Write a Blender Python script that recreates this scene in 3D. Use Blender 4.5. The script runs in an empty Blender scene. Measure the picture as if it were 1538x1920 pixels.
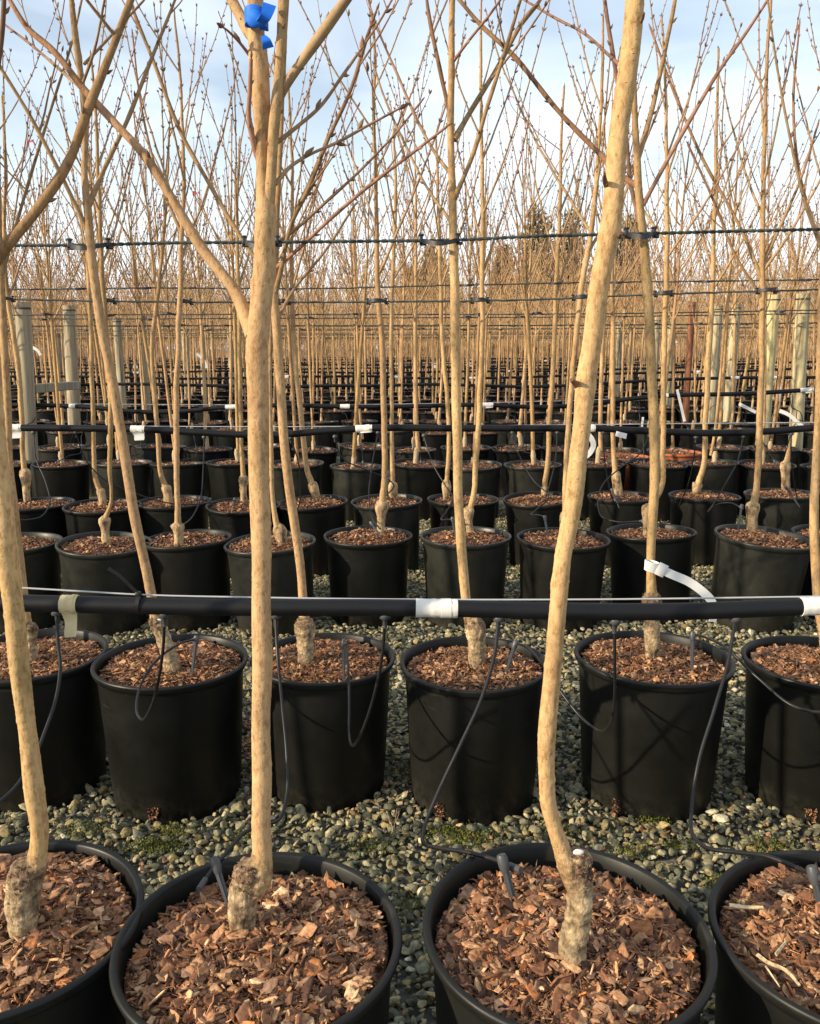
import bpy, math, random
import numpy as np
from mathutils import Vector, Matrix

S = bpy.context.scene
R = math.radians
rng = np.random.default_rng(7)
random.seed(7)

# ------------------------------------------------------------------ camera, sky, sun, exposure
FPX, CX, CY = 1560.0, 769.0, 960.0
HOR = 652.0
PITCH = math.atan((CY - HOR) / FPX)
HC = 1.192
cam = bpy.data.cameras.new("camera")
cam.sensor_fit = 'HORIZONTAL'; cam.sensor_width = 36.0; cam.lens = 36.0 * FPX / 1538.0
cam.clip_start = 0.05; cam.clip_end = 2000
co = bpy.data.objects.new("camera", cam); S.collection.objects.link(co)
co.location = (0, 0, HC); co.rotation_euler = (R(90) - PITCH, 0, 0)
S.camera = co

SUN_EL, SUN_AZ = R(20), R(65)        # azimuth: to the left of straight behind the camera
sdir = Vector((-math.sin(SUN_AZ) * math.cos(SUN_EL), -math.cos(SUN_AZ) * math.cos(SUN_EL), math.sin(SUN_EL)))
sun = bpy.data.lights.new("sun", 'SUN'); sun.energy = 5.0; sun.angle = R(0.5); sun.color = (1.0, 0.83, 0.60)
so = bpy.data.objects.new("sun", sun); S.collection.objects.link(so)
so.rotation_euler = sdir.to_track_quat('Z', 'Y').to_euler()

W = bpy.data.worlds.new("World"); S.world = W; W.use_nodes = True
nt = W.node_tree; nt.nodes.clear()
out = nt.nodes.new('ShaderNodeOutputWorld'); bg = nt.nodes.new('ShaderNodeBackground')
sky = nt.nodes.new('ShaderNodeTexSky'); sky.sky_type = 'NISHITA'; sky.sun_disc = False
sky.sun_elevation = SUN_EL
sky.sun_rotation = math.atan2(sdir.x, sdir.y)
sky.air_density = 1.15; sky.dust_density = 0.6; sky.ozone_density = 1.2
tc = nt.nodes.new('ShaderNodeTexCoord')
mp = nt.nodes.new('ShaderNodeMapping'); mp.inputs['Scale'].default_value = (1.0, 1.0, 3.2); mp.inputs['Rotation'].default_value = (0.1, 0.25, 0.5)
n1 = nt.nodes.new('ShaderNodeTexNoise'); n1.inputs['Scale'].default_value = 2.1; n1.inputs['Detail'].default_value = 4; n1.inputs['Roughness'].default_value = 0.52
n1.inputs['Distortion'].default_value = 0.5
cr = nt.nodes.new('ShaderNodeValToRGB'); cr.color_ramp.elements[0].position = 0.42; cr.color_ramp.elements[1].position = 0.66
cr.color_ramp.elements[0].color = (0.26, 0.26, 0.26, 1); cr.color_ramp.elements[1].color = (0.74, 0.74, 0.74, 1)
sep = nt.nodes.new('ShaderNodeSeparateXYZ')
low = nt.nodes.new('ShaderNodeMapRange'); low.inputs['From Min'].default_value = 0.02; low.inputs['From Max'].default_value = 0.36
low.inputs['To Min'].default_value = 0.92; low.inputs['To Max'].default_value = 0.0
mx0 = nt.nodes.new('ShaderNodeMath'); mx0.operation = 'MAXIMUM'
mix = nt.nodes.new('ShaderNodeMixRGB'); mix.inputs['Color2'].default_value = (7.1, 7.6, 8.2, 1)
bg.inputs['Strength'].default_value = 0.145
L = nt.links.new
L(tc.outputs['Generated'], mp.inputs['Vector']); L(mp.outputs[0], n1.inputs['Vector']); L(n1.outputs['Fac'], cr.inputs[0])
L(tc.outputs['Generated'], sep.inputs[0]); L(sep.outputs['Z'], low.inputs['Value'])
L(cr.outputs[0], mx0.inputs[0]); L(low.outputs[0], mx0.inputs[1]); L(mx0.outputs[0], mix.inputs['Fac'])
L(sky.outputs[0], mix.inputs['Color1']); L(mix.outputs[0], bg.inputs['Color']); L(bg.outputs[0], out.inputs['Surface'])

S.view_settings.view_transform = 'Standard'; S.view_settings.look = 'None'
S.view_settings.exposure = 0.34; S.view_settings.gamma = 1.0
S.render.engine = 'CYCLES'
S.cycles.max_bounces = 5; S.cycles.diffuse_bounces = 3; S.cycles.glossy_bounces = 2
S.cycles.sample_clamp_indirect = 6

# ------------------------------------------------------------------ projection helpers
CP, SP = math.cos(PITCH), math.sin(PITCH)
def ray(x, y):
    a = (x - CX) / FPX; b = -(y - CY) / FPX
    return np.array([a, CP + b * SP, -SP + b * CP])
def at(x, y, d):
    "point of the pixel ray on the vertical plane Y = d"
    r = ray(x, y); return np.array([0, 0, HC]) + r * (d / r[1])
def on_z(x, y, z):
    r = ray(x, y); return np.array([0, 0, HC]) + r * ((z - HC) / r[2])
def D(d):
    'row distance, from the first survey of the photograph to the refined one'
    return float(np.interp(d, [0, 1.22, 1.8, 2.36, 4.3, 4.78, 5.25, 6.75, 7.26, 7.77, 107.77], [0, 1.03, 1.55, 2.06, 3.54, 4.0, 4.45, 5.85, 6.32, 6.8, 96.8]))
def depth(p): return p[1] * CP - (p[2] - HC) * SP
def pix(p):
    d = depth(p); u = p[1] * SP + (p[2] - HC) * CP
    return CX + FPX * p[0] / d, CY - FPX * u / d

# ------------------------------------------------------------------ mesh helpers
class MB:
    def __init__(s): s.v = []; s.f3 = []; s.f4 = []; s.c = []; s.n = 0
    def add(s, V, F, col=(1, 1, 1)):
        V = np.asarray(V, float); F = np.asarray(F, int)
        c = np.asarray(col, float)
        if c.ndim == 1: c = np.tile(c[:3], (len(V), 1))
        s.v.append(V); s.c.append(c)
        if len(F): (s.f3 if F.shape[1] == 3 else s.f4).append(F + s.n)
        s.n += len(V)
    def merge(s, o, M=None):
        if not o.v: return
        V = np.concatenate(o.v); C = np.concatenate(o.c)
        if M is not None: V = V @ M[0].T + M[1]
        b = s.n; s.v.append(V); s.c.append(C)
        for F in o.f3: s.f3.append(F + b)
        for F in o.f4: s.f4.append(F + b)
        s.n += len(V)
    def mesh(s, name, smooth=True):
        V = np.concatenate(s.v); C = np.concatenate(s.c)
        f3 = np.concatenate(s.f3) if s.f3 else np.zeros((0, 3), int)
        f4 = np.concatenate(s.f4) if s.f4 else np.zeros((0, 4), int)
        me = bpy.data.meshes.new(name)
        me.vertices.add(len(V)); me.vertices.foreach_set('co', V.astype(np.float32).ravel())
        nl = len(f3) * 3 + len(f4) * 4
        me.loops.add(nl); me.loops.foreach_set('vertex_index', np.concatenate([f3.ravel(), f4.ravel()]).astype(np.int32))
        me.polygons.add(len(f3) + len(f4))
        st = np.concatenate([np.arange(len(f3)) * 3, len(f3) * 3 + np.arange(len(f4)) * 4]).astype(np.int32)
        me.polygons.foreach_set('loop_start', st)
        me.polygons.foreach_set('use_smooth', np.full(len(st), smooth, bool))
        at_ = me.color_attributes.new('Col', 'FLOAT_COLOR', 'POINT')
        at_.data.foreach_set('color', np.concatenate([C, np.ones((len(C), 1))], 1).astype(np.float32).ravel())
        me.update(calc_edges=True); me.validate()
        return me
    def build(s, name, mat, parent=None, smooth=True, org=None, **kw):
        if org is None and parent is not None: org = root_loc(parent)
        if org is not None and s.v: s.v = [v - np.array(org) for v in s.v]
        me = s.mesh(name, smooth); me.materials.append(mat)
        return place(name, me, parent, loc=(tuple(org) if parent is None and org is not None else (0, 0, 0)), **kw)
def root_loc(o):
    p = np.zeros(3)
    while o is not None: p = p + np.array(o.location); o = o.parent
    return p
def place(name, me, parent=None, loc=(0, 0, 0), **kw):
    o = bpy.data.objects.new(name, me); S.collection.objects.link(o)
    o.location = loc
    if parent is not None: o.parent = parent
    tag(o, **kw); return o
def tag(o, label=None, cat=None, group=None, kind=None):
    if label: o['label'] = label
    if cat: o['category'] = cat
    if group: o['group'] = group
    if kind: o['kind'] = kind
def empty(name, loc, **kw):
    o = bpy.data.objects.new(name, None); S.collection.objects.link(o)
    o.empty_display_size = 0.1; o.location = tuple(loc); tag(o, **kw); return o

def catmull(P, n):
    P = np.asarray(P, float); m = len(P)
    if m == 2: 
        t = np.linspace(0, 1, n)[:, None]; return P[0] * (1 - t) + P[1] * t
    seg = np.linalg.norm(np.diff(P[:, :3], axis=0), axis=1) + 1e-9
    cum = np.concatenate([[0], np.cumsum(seg)])
    u = np.linspace(0, cum[-1], n)
    i = np.clip(np.searchsorted(cum, u, side='right') - 1, 0, m - 2)
    t = ((u - cum[i]) / seg[i])[:, None]
    Pe = np.vstack([2 * P[0] - P[1], P, 2 * P[-1] - P[-2]])
    a, b, c, d = Pe[i], Pe[i + 1], Pe[i + 2], Pe[i + 3]
    # non-uniform tangents
    s0 = np.concatenate([[seg[0]], seg, [seg[-1]]])
    m1 = ((b - a) / s0[i][:, None] * s0[i + 1][:, None] + (c - b) / s0[i + 1][:, None] * s0[i][:, None]) / (s0[i] + s0[i + 1])[:, None] * seg[i][:, None]
    m2 = ((c - b) / s0[i + 1][:, None] * s0[i + 2][:, None] + (d - c) / s0[i + 2][:, None] * s0[i + 1][:, None]) / (s0[i + 1] + s0[i + 2])[:, None] * seg[i][:, None]
    t2, t3 = t * t, t * t * t
    return (2 * t3 - 3 * t2 + 1) * b + (t3 - 2 * t2 + t) * m1 + (-2 * t3 + 3 * t2) * c + (t3 - t2) * m2

def frames(P, transport=False):
    T = np.gradient(P, axis=0); T /= np.linalg.norm(T, axis=1)[:, None] + 1e-12
    if transport:
        N = np.zeros_like(P); r = np.array([0, 1, 0.]) if abs(T[0][1]) < .9 else np.array([1., 0, 0])
        n = np.cross(T[0], r); n /= np.linalg.norm(n)
        for i in range(len(P)):
            n = n - T[i] * np.dot(n, T[i]); n /= np.linalg.norm(n) + 1e-12; N[i] = n
    else:
        mt = np.abs(T.mean(0)); ref = np.eye(3)[np.argmin(mt)]
        N = np.cross(T, ref); N /= np.linalg.norm(N, axis=1)[:, None] + 1e-12
    return T, N, np.cross(T, N)
def tube(mb, P, rad, sides=8, col=(1, 1, 1), cap=True, transport=False, disp=None):
    P = np.asarray(P, float); n = len(P)
    rad = np.broadcast_to(np.asarray(rad, float), (n,)).copy()
    T, N, B = frames(P, transport)
    a = np.linspace(0, 2 * math.pi, sides, endpoint=False)
    rr = rad[:, None] * np.ones(sides) if disp is None else rad[:, None] + disp(n, sides, rad)
    V = P[:, None, :] + rr[:, :, None] * (np.cos(a)[None, :, None] * N[:, None, :] + np.sin(a)[None, :, None] * B[:, None, :])
    idx = np.arange(n * sides).reshape(n, sides); nx = np.roll(idx, -1, axis=1)
    F = np.stack([idx[:-1], idx[1:], nx[1:], nx[:-1]], -1).reshape(-1, 4)[:, ::-1]
    c = np.asarray(col, float)
    if c.ndim == 2 and len(c) == n: c = np.repeat(c, sides, axis=0)
    mb.add(V.reshape(-1, 3), F, c)
    if cap:
        for k, flip in ((0, False), (n - 1, True)):
            ring = V[k]; cc = c if c.ndim == 1 else np.tile(c[k * sides], (sides + 1, 1))
            Vc = np.vstack([ring, ring.mean(0)]); i = np.arange(sides); j = (i + 1) % sides
            Fc = np.stack([i, j, np.full(sides, sides)], -1)
            mb.add(Vc, Fc if flip is False else Fc[:, ::-1], cc)
def lathe(mb, prof, sides=48, col=(1, 1, 1), c=(0, 0, 0)):
    prof = np.asarray(prof, float); n = len(prof)
    a = np.linspace(0, 2 * math.pi, sides, endpoint=False)
    V = np.stack([prof[:, None, 0] * np.cos(a), prof[:, None, 0] * np.sin(a), np.repeat(prof[:, 1:2], sides, 1)], -1).reshape(-1, 3) + np.array(c)
    idx = np.arange(n * sides).reshape(n, sides); nx = np.roll(idx, -1, axis=1)
    mb.add(V, np.stack([idx[:-1], nx[:-1], nx[1:], idx[1:]], -1).reshape(-1, 4), col)
def box(mb, c, s, rot=None, col=(1, 1, 1), bev=0.12):
    "bevelled box: centre, full size"
    h = np.array(s) / 2; b = min(h) * bev * 2
    pts = []
    V = []; 
    for sx in (-1, 1):
        for sy in (-1, 1):
            for sz in (-1, 1):
                q = np.array([sx, sy, sz])
                for ax in range(3):
                    w = h - b; w = w.copy(); w[ax] = h[ax]; V.append(q * w)
    V = np.array(V); import itertools
    def vi(sx, sy, sz, ax): return ((sx > 0) * 4 + (sy > 0) * 2 + (sz > 0)) * 3 + ax
    F4, F3 = [], []
    for ax in range(3):
        o1, o2 = [k for k in range(3) if k != ax]
        for sg in (-1, 1):
            q = []
            for u, v in ((-1, -1), (1, -1), (1, 1), (-1, 1)):
                t = [0, 0, 0]; t[ax] = sg; t[o1] = u; t[o2] = v; q.append(vi(*t, ax))
            F4.append(q)
        for u in (-1, 1):
            for v in (-1, 1):
                t1 = [0, 0, 0]; t1[ax] = -1; t1[o1] = u; t1[o2] = v
                t2 = list(t1); t2[ax] = 1
                F4.append([vi(*t1, o1), vi(*t2, o1), vi(*t2, o2), vi(*t1, o2)])
    for sx in (-1, 1):
        for sy in (-1, 1):
            for sz in (-1, 1): F3.append([vi(sx, sy, sz, 0), vi(sx, sy, sz, 1), vi(sx, sy, sz, 2)])
    def orient(F):
        o = []
        for f in F:
            p = V[f]; nrm = np.cross(p[1] - p[0], p[2] - p[0])
            o.append(f if np.dot(nrm, p.mean(0)) > 0 else f[::-1])
        return np.array(o)
    F4 = orient(F4); F3 = orient(F3)
    if rot is not None: V = V @ np.array(rot).T
    m = MB(); m.add(V + np.array(c), F4, col); m.f3.append(F3); mb.merge(m)
def ribbon(mb, P, wdir, width, thick, col=(1, 1, 1)):
    "flat strap along P, its width along wdir"
    P = np.asarray(P, float); n = len(P); T = np.gradient(P, axis=0); T /= np.linalg.norm(T, axis=1)[:, None] + 1e-12
    w = np.broadcast_to(np.asarray(wdir, float), P.shape); w = w - T * (w * T).sum(1)[:, None]; w /= np.linalg.norm(w, axis=1)[:, None] + 1e-12
    N = np.cross(T, w); wd = np.broadcast_to(np.asarray(width, float), (n,))[:, None] / 2; th = thick / 2
    C4 = [P + w * wd + N * th, P - w * wd + N * th, P - w * wd - N * th, P + w * wd - N * th]; i = np.arange(n - 1)
    for q in range(4):
        V = np.concatenate([C4[q], C4[(q + 1) % 4]]); mb.add(V, np.stack([i, i + 1, i + 1 + n, i + n], -1), col)
    for e in (0, n - 1): mb.add(np.array([c_[e] for c_ in C4]), np.array([[0, 1, 2, 3]] if e == 0 else [[3, 2, 1, 0]]), col)
def rotz(a): c, s = math.cos(a), math.sin(a); return np.array([[c, -s, 0], [s, c, 0], [0, 0, 1.]])
def rand_rots(n, tilt=None, g=rng):
    "random rotations; tilt = std of the tilt of the local Z from up"
    az = g.uniform(0, 2 * math.pi, n); c, s = np.cos(az), np.sin(az); z, o = np.zeros(n), np.ones(n)
    Rz = np.stack([np.stack([c, -s, z], -1), np.stack([s, c, z], -1), np.stack([z, z, o], -1)], 1)
    t = g.uniform(0, math.pi, n) if tilt is None else np.abs(g.normal(0, tilt, n)); c, s = np.cos(t), np.sin(t)
    Rx = np.stack([np.stack([o, z, z], -1), np.stack([z, c, -s], -1), np.stack([z, s, c], -1)], 1)
    az = g.uniform(0, 2 * math.pi, n); c, s = np.cos(az), np.sin(az)
    R2 = np.stack([np.stack([c, -s, z], -1), np.stack([s, c, z], -1), np.stack([z, z, o], -1)], 1)
    return R2 @ Rx @ Rz
def scatter(mb, protos, pos, rots, scl, cols, g=rng):
    which = g.integers(0, len(protos), len(pos))
    for k, (V, F) in enumerate(protos):
        m = which == k; n = int(m.sum())
        if not n: continue
        X = np.einsum('nij,nvj->nvi', rots[m], V[None] * scl[m][:, None, :]) + pos[m][:, None, :]
        FF = (F[None] + (np.arange(n) * len(V))[:, None, None]).reshape(-1, F.shape[1])
        mb.add(X.reshape(-1, 3), FF, np.repeat(cols[m], len(V), axis=0))
def ico(sub):
    import bmesh
    bm = bmesh.new(); bmesh.ops.create_icosphere(bm, subdivisions=sub, radius=1.0)
    V = np.array([v.co[:] for v in bm.verts]); F = np.array([[v.index for v in f.verts] for f in bm.faces]); bm.free(); return V, F

# ------------------------------------------------------------------ materials
def new_mat(name):
    m = bpy.data.materials.new(name); m.use_nodes = True; t = m.node_tree; b = t.nodes['Principled BSDF']; return m, t, b
def node(t, kind, **inp):
    n = t.nodes.new(kind)
    for k, v in inp.items():
        k2 = k.replace('_', ' ')
        if k2 in n.inputs: n.inputs[k2].default_value = v
        else: setattr(n, k, v)
    return n
def mapped(t, scale=(1, 1, 1), coord='Object'):
    tcn = t.nodes.new('ShaderNodeTexCoord'); m = t.nodes.new('ShaderNodeMapping'); m.inputs['Scale'].default_value = scale
    t.links.new(tcn.outputs[coord], m.inputs['Vector']); return m.outputs[0]
def ramp(t, fac, stops):
    r = t.nodes.new('ShaderNodeValToRGB'); e = r.color_ramp.elements
    e[0].position, e[0].color = stops[0][0], (*stops[0][1], 1); e[1].position, e[1].color = stops[-1][0], (*stops[-1][1], 1)
    for p, c in stops[1:-1]: q = e.new(p); q.color = (*c, 1)
    t.links.new(fac, r.inputs[0]); return r.outputs[0]
def mult(t, a, b, fac=1.0, mode='MULTIPLY'):
    m = t.nodes.new('ShaderNodeMixRGB'); m.blend_type = mode; m.inputs['Fac'].default_value = fac
    t.links.new(a, m.inputs['Color1']); t.links.new(b, m.inputs['Color2']); return m.outputs[0]
def bump(t, b, h, strength, dist=0.002):
    n = t.nodes.new('ShaderNodeBump'); n.inputs['Strength'].default_value = strength; n.inputs['Distance'].default_value = dist
    t.links.new(h, n.inputs['Height']); t.links.new(n.outputs[0], b.inputs['Normal'])
def vcol(t):
    a = t.nodes.new('ShaderNodeAttribute'); a.attribute_name = 'Col'; return a.outputs['Color']

def m_vcol(name, rough=0.85, nscale=60, var=0.35, bstr=0.3, bdist=0.002, spec=0.3):
    m, t, b = new_mat(name)
    nz = node(t, 'ShaderNodeTexNoise', Scale=nscale, Detail=5.0); t.links.new(mapped(t), nz.inputs['Vector'])
    c = mult(t, vcol(t), ramp(t, nz.outputs['Fac'], [(0.3, (1 - var,) * 3), (0.7, (1 + var * .6,) * 3)]))
    t.links.new(c, b.inputs['Base Color']); b.inputs['Roughness'].default_value = rough; b.inputs['Specular IOR Level'].default_value = spec
    bump(t, b, nz.outputs['Fac'], bstr, bdist); return m
M_CHIP = m_vcol('bark_chips', 0.72, 150, 0.50, 0.6, 0.002)
M_STONE = m_vcol('stone', 0.8, 110, 0.45, 0.5, 0.002)
M_FAR = m_vcol('far_bark', 0.9, 6, 0.2, 0.0)
M_TWIG = m_vcol('twig_bark', 0.75, 70, 0.35, 0.3, 0.001)
M_MOSS = m_vcol('moss', 0.95, 200, 0.4, 0.2)

def m_bark(name, spots=True):
    m, t, b = new_mat(name)
    base = vcol(t)
    nz = node(t, 'ShaderNodeTexNoise', Scale=16.0, Detail=7.0, Roughness=0.65); t.links.new(mapped(t, (1, 1, 0.35)), nz.inputs['Vector'])
    c = mult(t, base, ramp(t, nz.outputs['Fac'], [(0.30, (0.52, 0.46, 0.40)), (0.46, (0.94, 0.92, 0.88)), (0.6, (1.08, 1.07, 1.03)), (0.75, (1.30, 1.28, 1.22))]))
    fine = node(t, 'ShaderNodeTexNoise', Scale=160.0, Detail=4.0, Roughness=0.7); t.links.new(mapped(t, (1, 1, 0.45)), fine.inputs['Vector'])
    c = mult(t, c, ramp(t, fine.outputs['Fac'], [(0.32, (0.62, 0.55, 0.46)), (0.5, (1.0, 1.0, 1.0)), (0.7, (1.12, 1.12, 1.1))]))
    al = node(t, 'ShaderNodeTexNoise', Scale=5.5, Detail=6.0, Roughness=0.7); t.links.new(mapped(t, (1, 1, 0.6)), al.inputs['Vector'])
    am = ramp(t, al.outputs['Fac'], [(0.50, (0, 0, 0)), (0.72, (.65, .65, .65))]); ax_ = t.nodes.new('ShaderNodeMixRGB'); t.links.new(am, ax_.inputs['Fac']); t.links.new(c, ax_.inputs['Color1'])
    gcol = mult(t, c, ramp(t, fine.outputs['Fac'], [(0.3, (0.50, 0.56, 0.50)), (0.7, (0.82, 0.88, 0.80))])); t.links.new(gcol, ax_.inputs['Color2']); c = ax_.outputs[0]
    # lenticels: short horizontal dashes
    vo = node(t, 'ShaderNodeTexVoronoi', Scale=1.0, Randomness=1.0); t.links.new(mapped(t, (95, 95, 190)), vo.inputs['Vector'])
    ln = ramp(t, vo.outputs['Distance'], [(0.06, (.8, .8, .8)), (0.20, (0, 0, 0))])
    ln = mult(t, ln, ramp(t, al.outputs['Fac'], [(0.38, (.15, .15, .15)), (0.62, (1, 1, 1))]))
    mxn = t.nodes.new('ShaderNodeMixRGB'); t.links.new(ln, mxn.inputs['Fac']); t.links.new(c, mxn.inputs['Color1'])
    dk = mult(t, c, ramp(t, fine.outputs['Fac'], [(0.0, (0.62, 0.42, 0.28)), (1.0, (0.85, 0.62, 0.42))])); t.links.new(dk, mxn.inputs['Color2'])
    t.links.new(mxn.outputs[0], b.inputs['Base Color'])
    b.inputs['Roughness'].default_value = 0.8; b.inputs['Specular IOR Level'].default_value = 0.2
    ad = t.nodes.new('ShaderNodeMath'); ad.operation = 'MULTIPLY_ADD'; t.links.new(ln, ad.inputs[0]); ad.inputs[1].default_value = 0.6; t.links.new(fine.outputs['Fac'], ad.inputs[2])
    bump(t, b, ad.outputs[0], 0.75, 0.0020); return m
M_BARK = m_bark('tree_bark')
def m_root():
    m, t, b = new_mat('rootstock_bark')
    nz = node(t, 'ShaderNodeTexNoise', Scale=26.0, Detail=8.0, Roughness=0.7); t.links.new(mapped(t, (1.5, 1.5, .8)), nz.inputs['Vector'])
    c = mult(t, vcol(t), ramp(t, nz.outputs['Fac'], [(0.36, (0.22, 0.17, 0.13)), (0.47, (0.80, 0.74, 0.66)), (0.62, (1.25, 1.23, 1.15))]))
    f = node(t, 'ShaderNodeTexNoise', Scale=170.0, Detail=4.0); t.links.new(mapped(t), f.inputs['Vector'])
    c = mult(t, c, ramp(t, f.outputs['Fac'], [(0.3, (0.72, 0.7, 0.66)), (0.65, (1.1, 1.1, 1.1))]))
    t.links.new(c, b.inputs['Base Color']); b.inputs['Roughness'].default_value = 0.85
    bump(t, b, nz.outputs['Fac'], 1.0, 0.012); return m
M_ROOT = m_root()
def m_plastic(name, col, rough, dust=0.3, dcol=(0.10, 0.095, 0.08), spec=0.5, bs=0.12):
    m, t, b = new_mat(name)
    nz = node(t, 'ShaderNodeTexNoise', Scale=7.0, Detail=8.0, Roughness=0.7); t.links.new(mapped(t), nz.inputs['Vector'])
    f = node(t, 'ShaderNodeTexNoise', Scale=260.0, Detail=2.0); t.links.new(mapped(t), f.inputs['Vector'])
    mk = ramp(t, nz.outputs['Fac'], [(0.38, (0, 0, 0)), (0.8, (dust,) * 3)])
    sp = ramp(t, f.outputs['Fac'], [(0.70, (0, 0, 0)), (0.78, (0.6,) * 3)])
    a = mult(t, mk, sp, 0.35, 'ADD')
    mxn = t.nodes.new('ShaderNodeMixRGB'); t.links.new(a, mxn.inputs['Fac']); mxn.inputs['Color1'].default_value = (*col, 1); mxn.inputs['Color2'].default_value = (*dcol, 1)
    t.links.new(mxn.outputs[0], b.inputs['Base Color'])
    rr = ramp(t, nz.outputs['Fac'], [(0.3, (rough - .1,) * 3), (0.7, (rough + .15,) * 3)]); t.links.new(rr, b.inputs['Roughness'])
    b.inputs['Specular IOR Level'].default_value = spec; bump(t, b, nz.outputs['Fac'], bs, 0.004); return m
M_POTS = [m_plastic('pot_plastic', (0.0085, 0.0092, 0.0082), 0.46, 0.16, (.06, .055, .045), .28), m_plastic('faded_pot_plastic', (0.015, 0.0165, 0.0145), 0.38, 0.45, (.075, .072, .058), .35),
          m_plastic('new_pot_plastic', (0.006, 0.0068, 0.0062), 0.42, 0.10, (.05, .05, .04), .30)]
M_PIPE = m_plastic('pipe_plastic', (0.0075, 0.008, 0.0095), 0.46, 0.05, (0.05, 0.05, 0.055), 0.25)
M_HOSE = m_plastic('hose_plastic', (0.010, 0.010, 0.011), 0.36, 0.1, spec=.35)
M_STAKE = m_plastic('stake_plastic', (0.060, 0.064, 0.070), 0.38, 0.3)
M_TERRA = m_plastic('terracotta_plastic', (0.42, 0.12, 0.045), 0.6, 0.2, (0.3, 0.15, 0.08))
M_WHITE = m_plastic('white_tape', (0.78, 0.76, 0.70), 0.55, 0.35, (0.42, 0.40, 0.34), 0.4, 0.5)
M_LABEL = m_plastic('label_plastic', (0.82, 0.81, 0.77), 0.4, 0.3, (0.5, 0.48, 0.42))
M_MOSSY = m_plastic('mossy_tape', (0.66, 0.55, 0.33), 0.7, 0.7, (0.24, 0.20, 0.08), 0.3, 0.5)
M_WIRE = m_plastic('wire_plastic', (0.42, 0.43, 0.44), 0.4, 0.2, (0.2, 0.2, 0.2))
M_ROPE = m_plastic('rope_fibre', (0.018, 0.024, 0.022), 0.6, 1.0, (0.12, 0.15, 0.13), 0.3)
M_TIE = m_plastic('tie_rubber', (0.013, 0.016, 0.020), 0.42, 0.3)
M_BLUE = m_plastic('blue_plastic', (0.01, 0.15, 0.66), 0.6, 0.1, spec=.25)
M_RED = m_plastic('red_plastic', (0.75, 0.06, 0.05), 0.45, 0.1)
def m_wood():
    m, t, b = new_mat('post_wood')
    nz = node(t, 'ShaderNodeTexNoise', Scale=14.0, Detail=7.0, Roughness=0.65); t.links.new(mapped(t, (2.5, 2.5, 0.14)), nz.inputs['Vector'])
    c = mult(t, vcol(t), ramp(t, nz.outputs['Fac'], [(0.34, (0.30, 0.29, 0.26)), (0.45, (.80, .79, .75)), (0.62, (1.18, 1.16, 1.08))]))
    t.links.new(c, b.inputs['Base Color']); b.inputs['Roughness'].default_value = 0.9; bump(t, b, nz.outputs['Fac'], 0.6, 0.006); return m
M_WOOD = m_wood()
def m_ground():
    m, t, b = new_mat('ground_gravel')
    vec = mapped(t)
    v = node(t, 'ShaderNodeTexVoronoi', Scale=42.0); t.links.new(vec, v.inputs['Vector'])
    nz = node(t, 'ShaderNodeTexNoise', Scale=3.0, Detail=6.0); t.links.new(vec, nz.inputs['Vector'])
    c = ramp(t, v.outputs['Color'], [(0.1, (0.035, 0.036, 0.030)), (0.5, (0.10, 0.10, 0.085)), (0.9, (0.19, 0.18, 0.14))])
    c = mult(t, c, ramp(t, nz.outputs['Fac'], [(0.35, (0.5, 0.5, 0.45)), (0.65, (1.1, 1.08, 1.0))]))
    t.links.new(c, b.inputs['Base Color']); b.inputs['Roughness'].default_value = 0.9
    iv = t.nodes.new('ShaderNodeMath'); iv.operation = 'SUBTRACT'; iv.inputs[0].default_value = 1.0; t.links.new(v.outputs['Distance'], iv.inputs[1])
    bump(t, b, iv.outputs[0], 0.8, 0.01); return m
M_GROUND = m_ground()
M_NEEDLE = m_vcol('needles', 0.8, 3, 0.4, 0.0)

# ------------------------------------------------------------------ ground sheet
g = MB()
nx_, ny_ = 60, 60
xs = np.linspace(-1, 1, nx_) ** 3 * 400; ys = np.linspace(0, 1, ny_) ** 3 * 690 - 12
X, Y = np.meshgrid(xs, ys); Z = np.zeros_like(X)
idx = np.arange(nx_ * ny_).reshape(ny_, nx_)
g.add(np.stack([X, Y, Z], -1).reshape(-1, 3), np.stack([idx[:-1, :-1], idx[:-1, 1:], idx[1:, 1:], idx[1:, :-1]], -1).reshape(-1, 4))
g.build('ground', M_GROUND, kind='structure')

# ------------------------------------------------------------------ pot and mulch meshes
PH, PD = 0.385, 0.40
def pot_profile():
    r = PD / 2
    return [(0.0, 0.012), (0.150, 0.010), (0.160, 0.0), (0.166, 0.004), (0.1675, 0.05), (0.1695, 0.052), (0.186, PH - 0.030), (0.1885, PH - 0.022),
            (0.1945, PH - 0.020), (0.1975, PH - 0.014), (r, PH - 0.006), (r - .0012, PH - 0.0015), (r - .0045, PH), (r - .009, PH - .0010), (r - .0118, PH - .004),
            (r - .0128, PH - 0.022), (0.1835, PH - 0.035), (0.178, PH - 0.12), (0.0, PH - 0.121)]
def pot_mesh(sides, wob=0.0, seed=0):
    mb = MB(); lathe(mb, pot_profile(), sides)
    V = mb.v[0]; a = np.arctan2(V[:, 1], V[:, 0]); gg = np.random.default_rng(seed)
    p = gg.uniform(0, 6.28, 4)
    k = 1 + wob * (np.sin(2 * a + p[0]) + .5 * np.sin(3 * a + p[1])) * (V[:, 2] / PH)
    V[:, 0] *= k; V[:, 1] *= k; V[:, 2] += wob * 0.10 * np.sin(2 * a + p[2]) * (V[:, 2] > .2)
    return mb.mesh('pot')
POTS = [pot_mesh(112, 0.010, s) for s in (1, 2, 3)] + [pot_mesh(40, 0.010, s) for s in (4, 5, 6, 7)] + [pot_mesh(22, 0.008, 8)]
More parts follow.
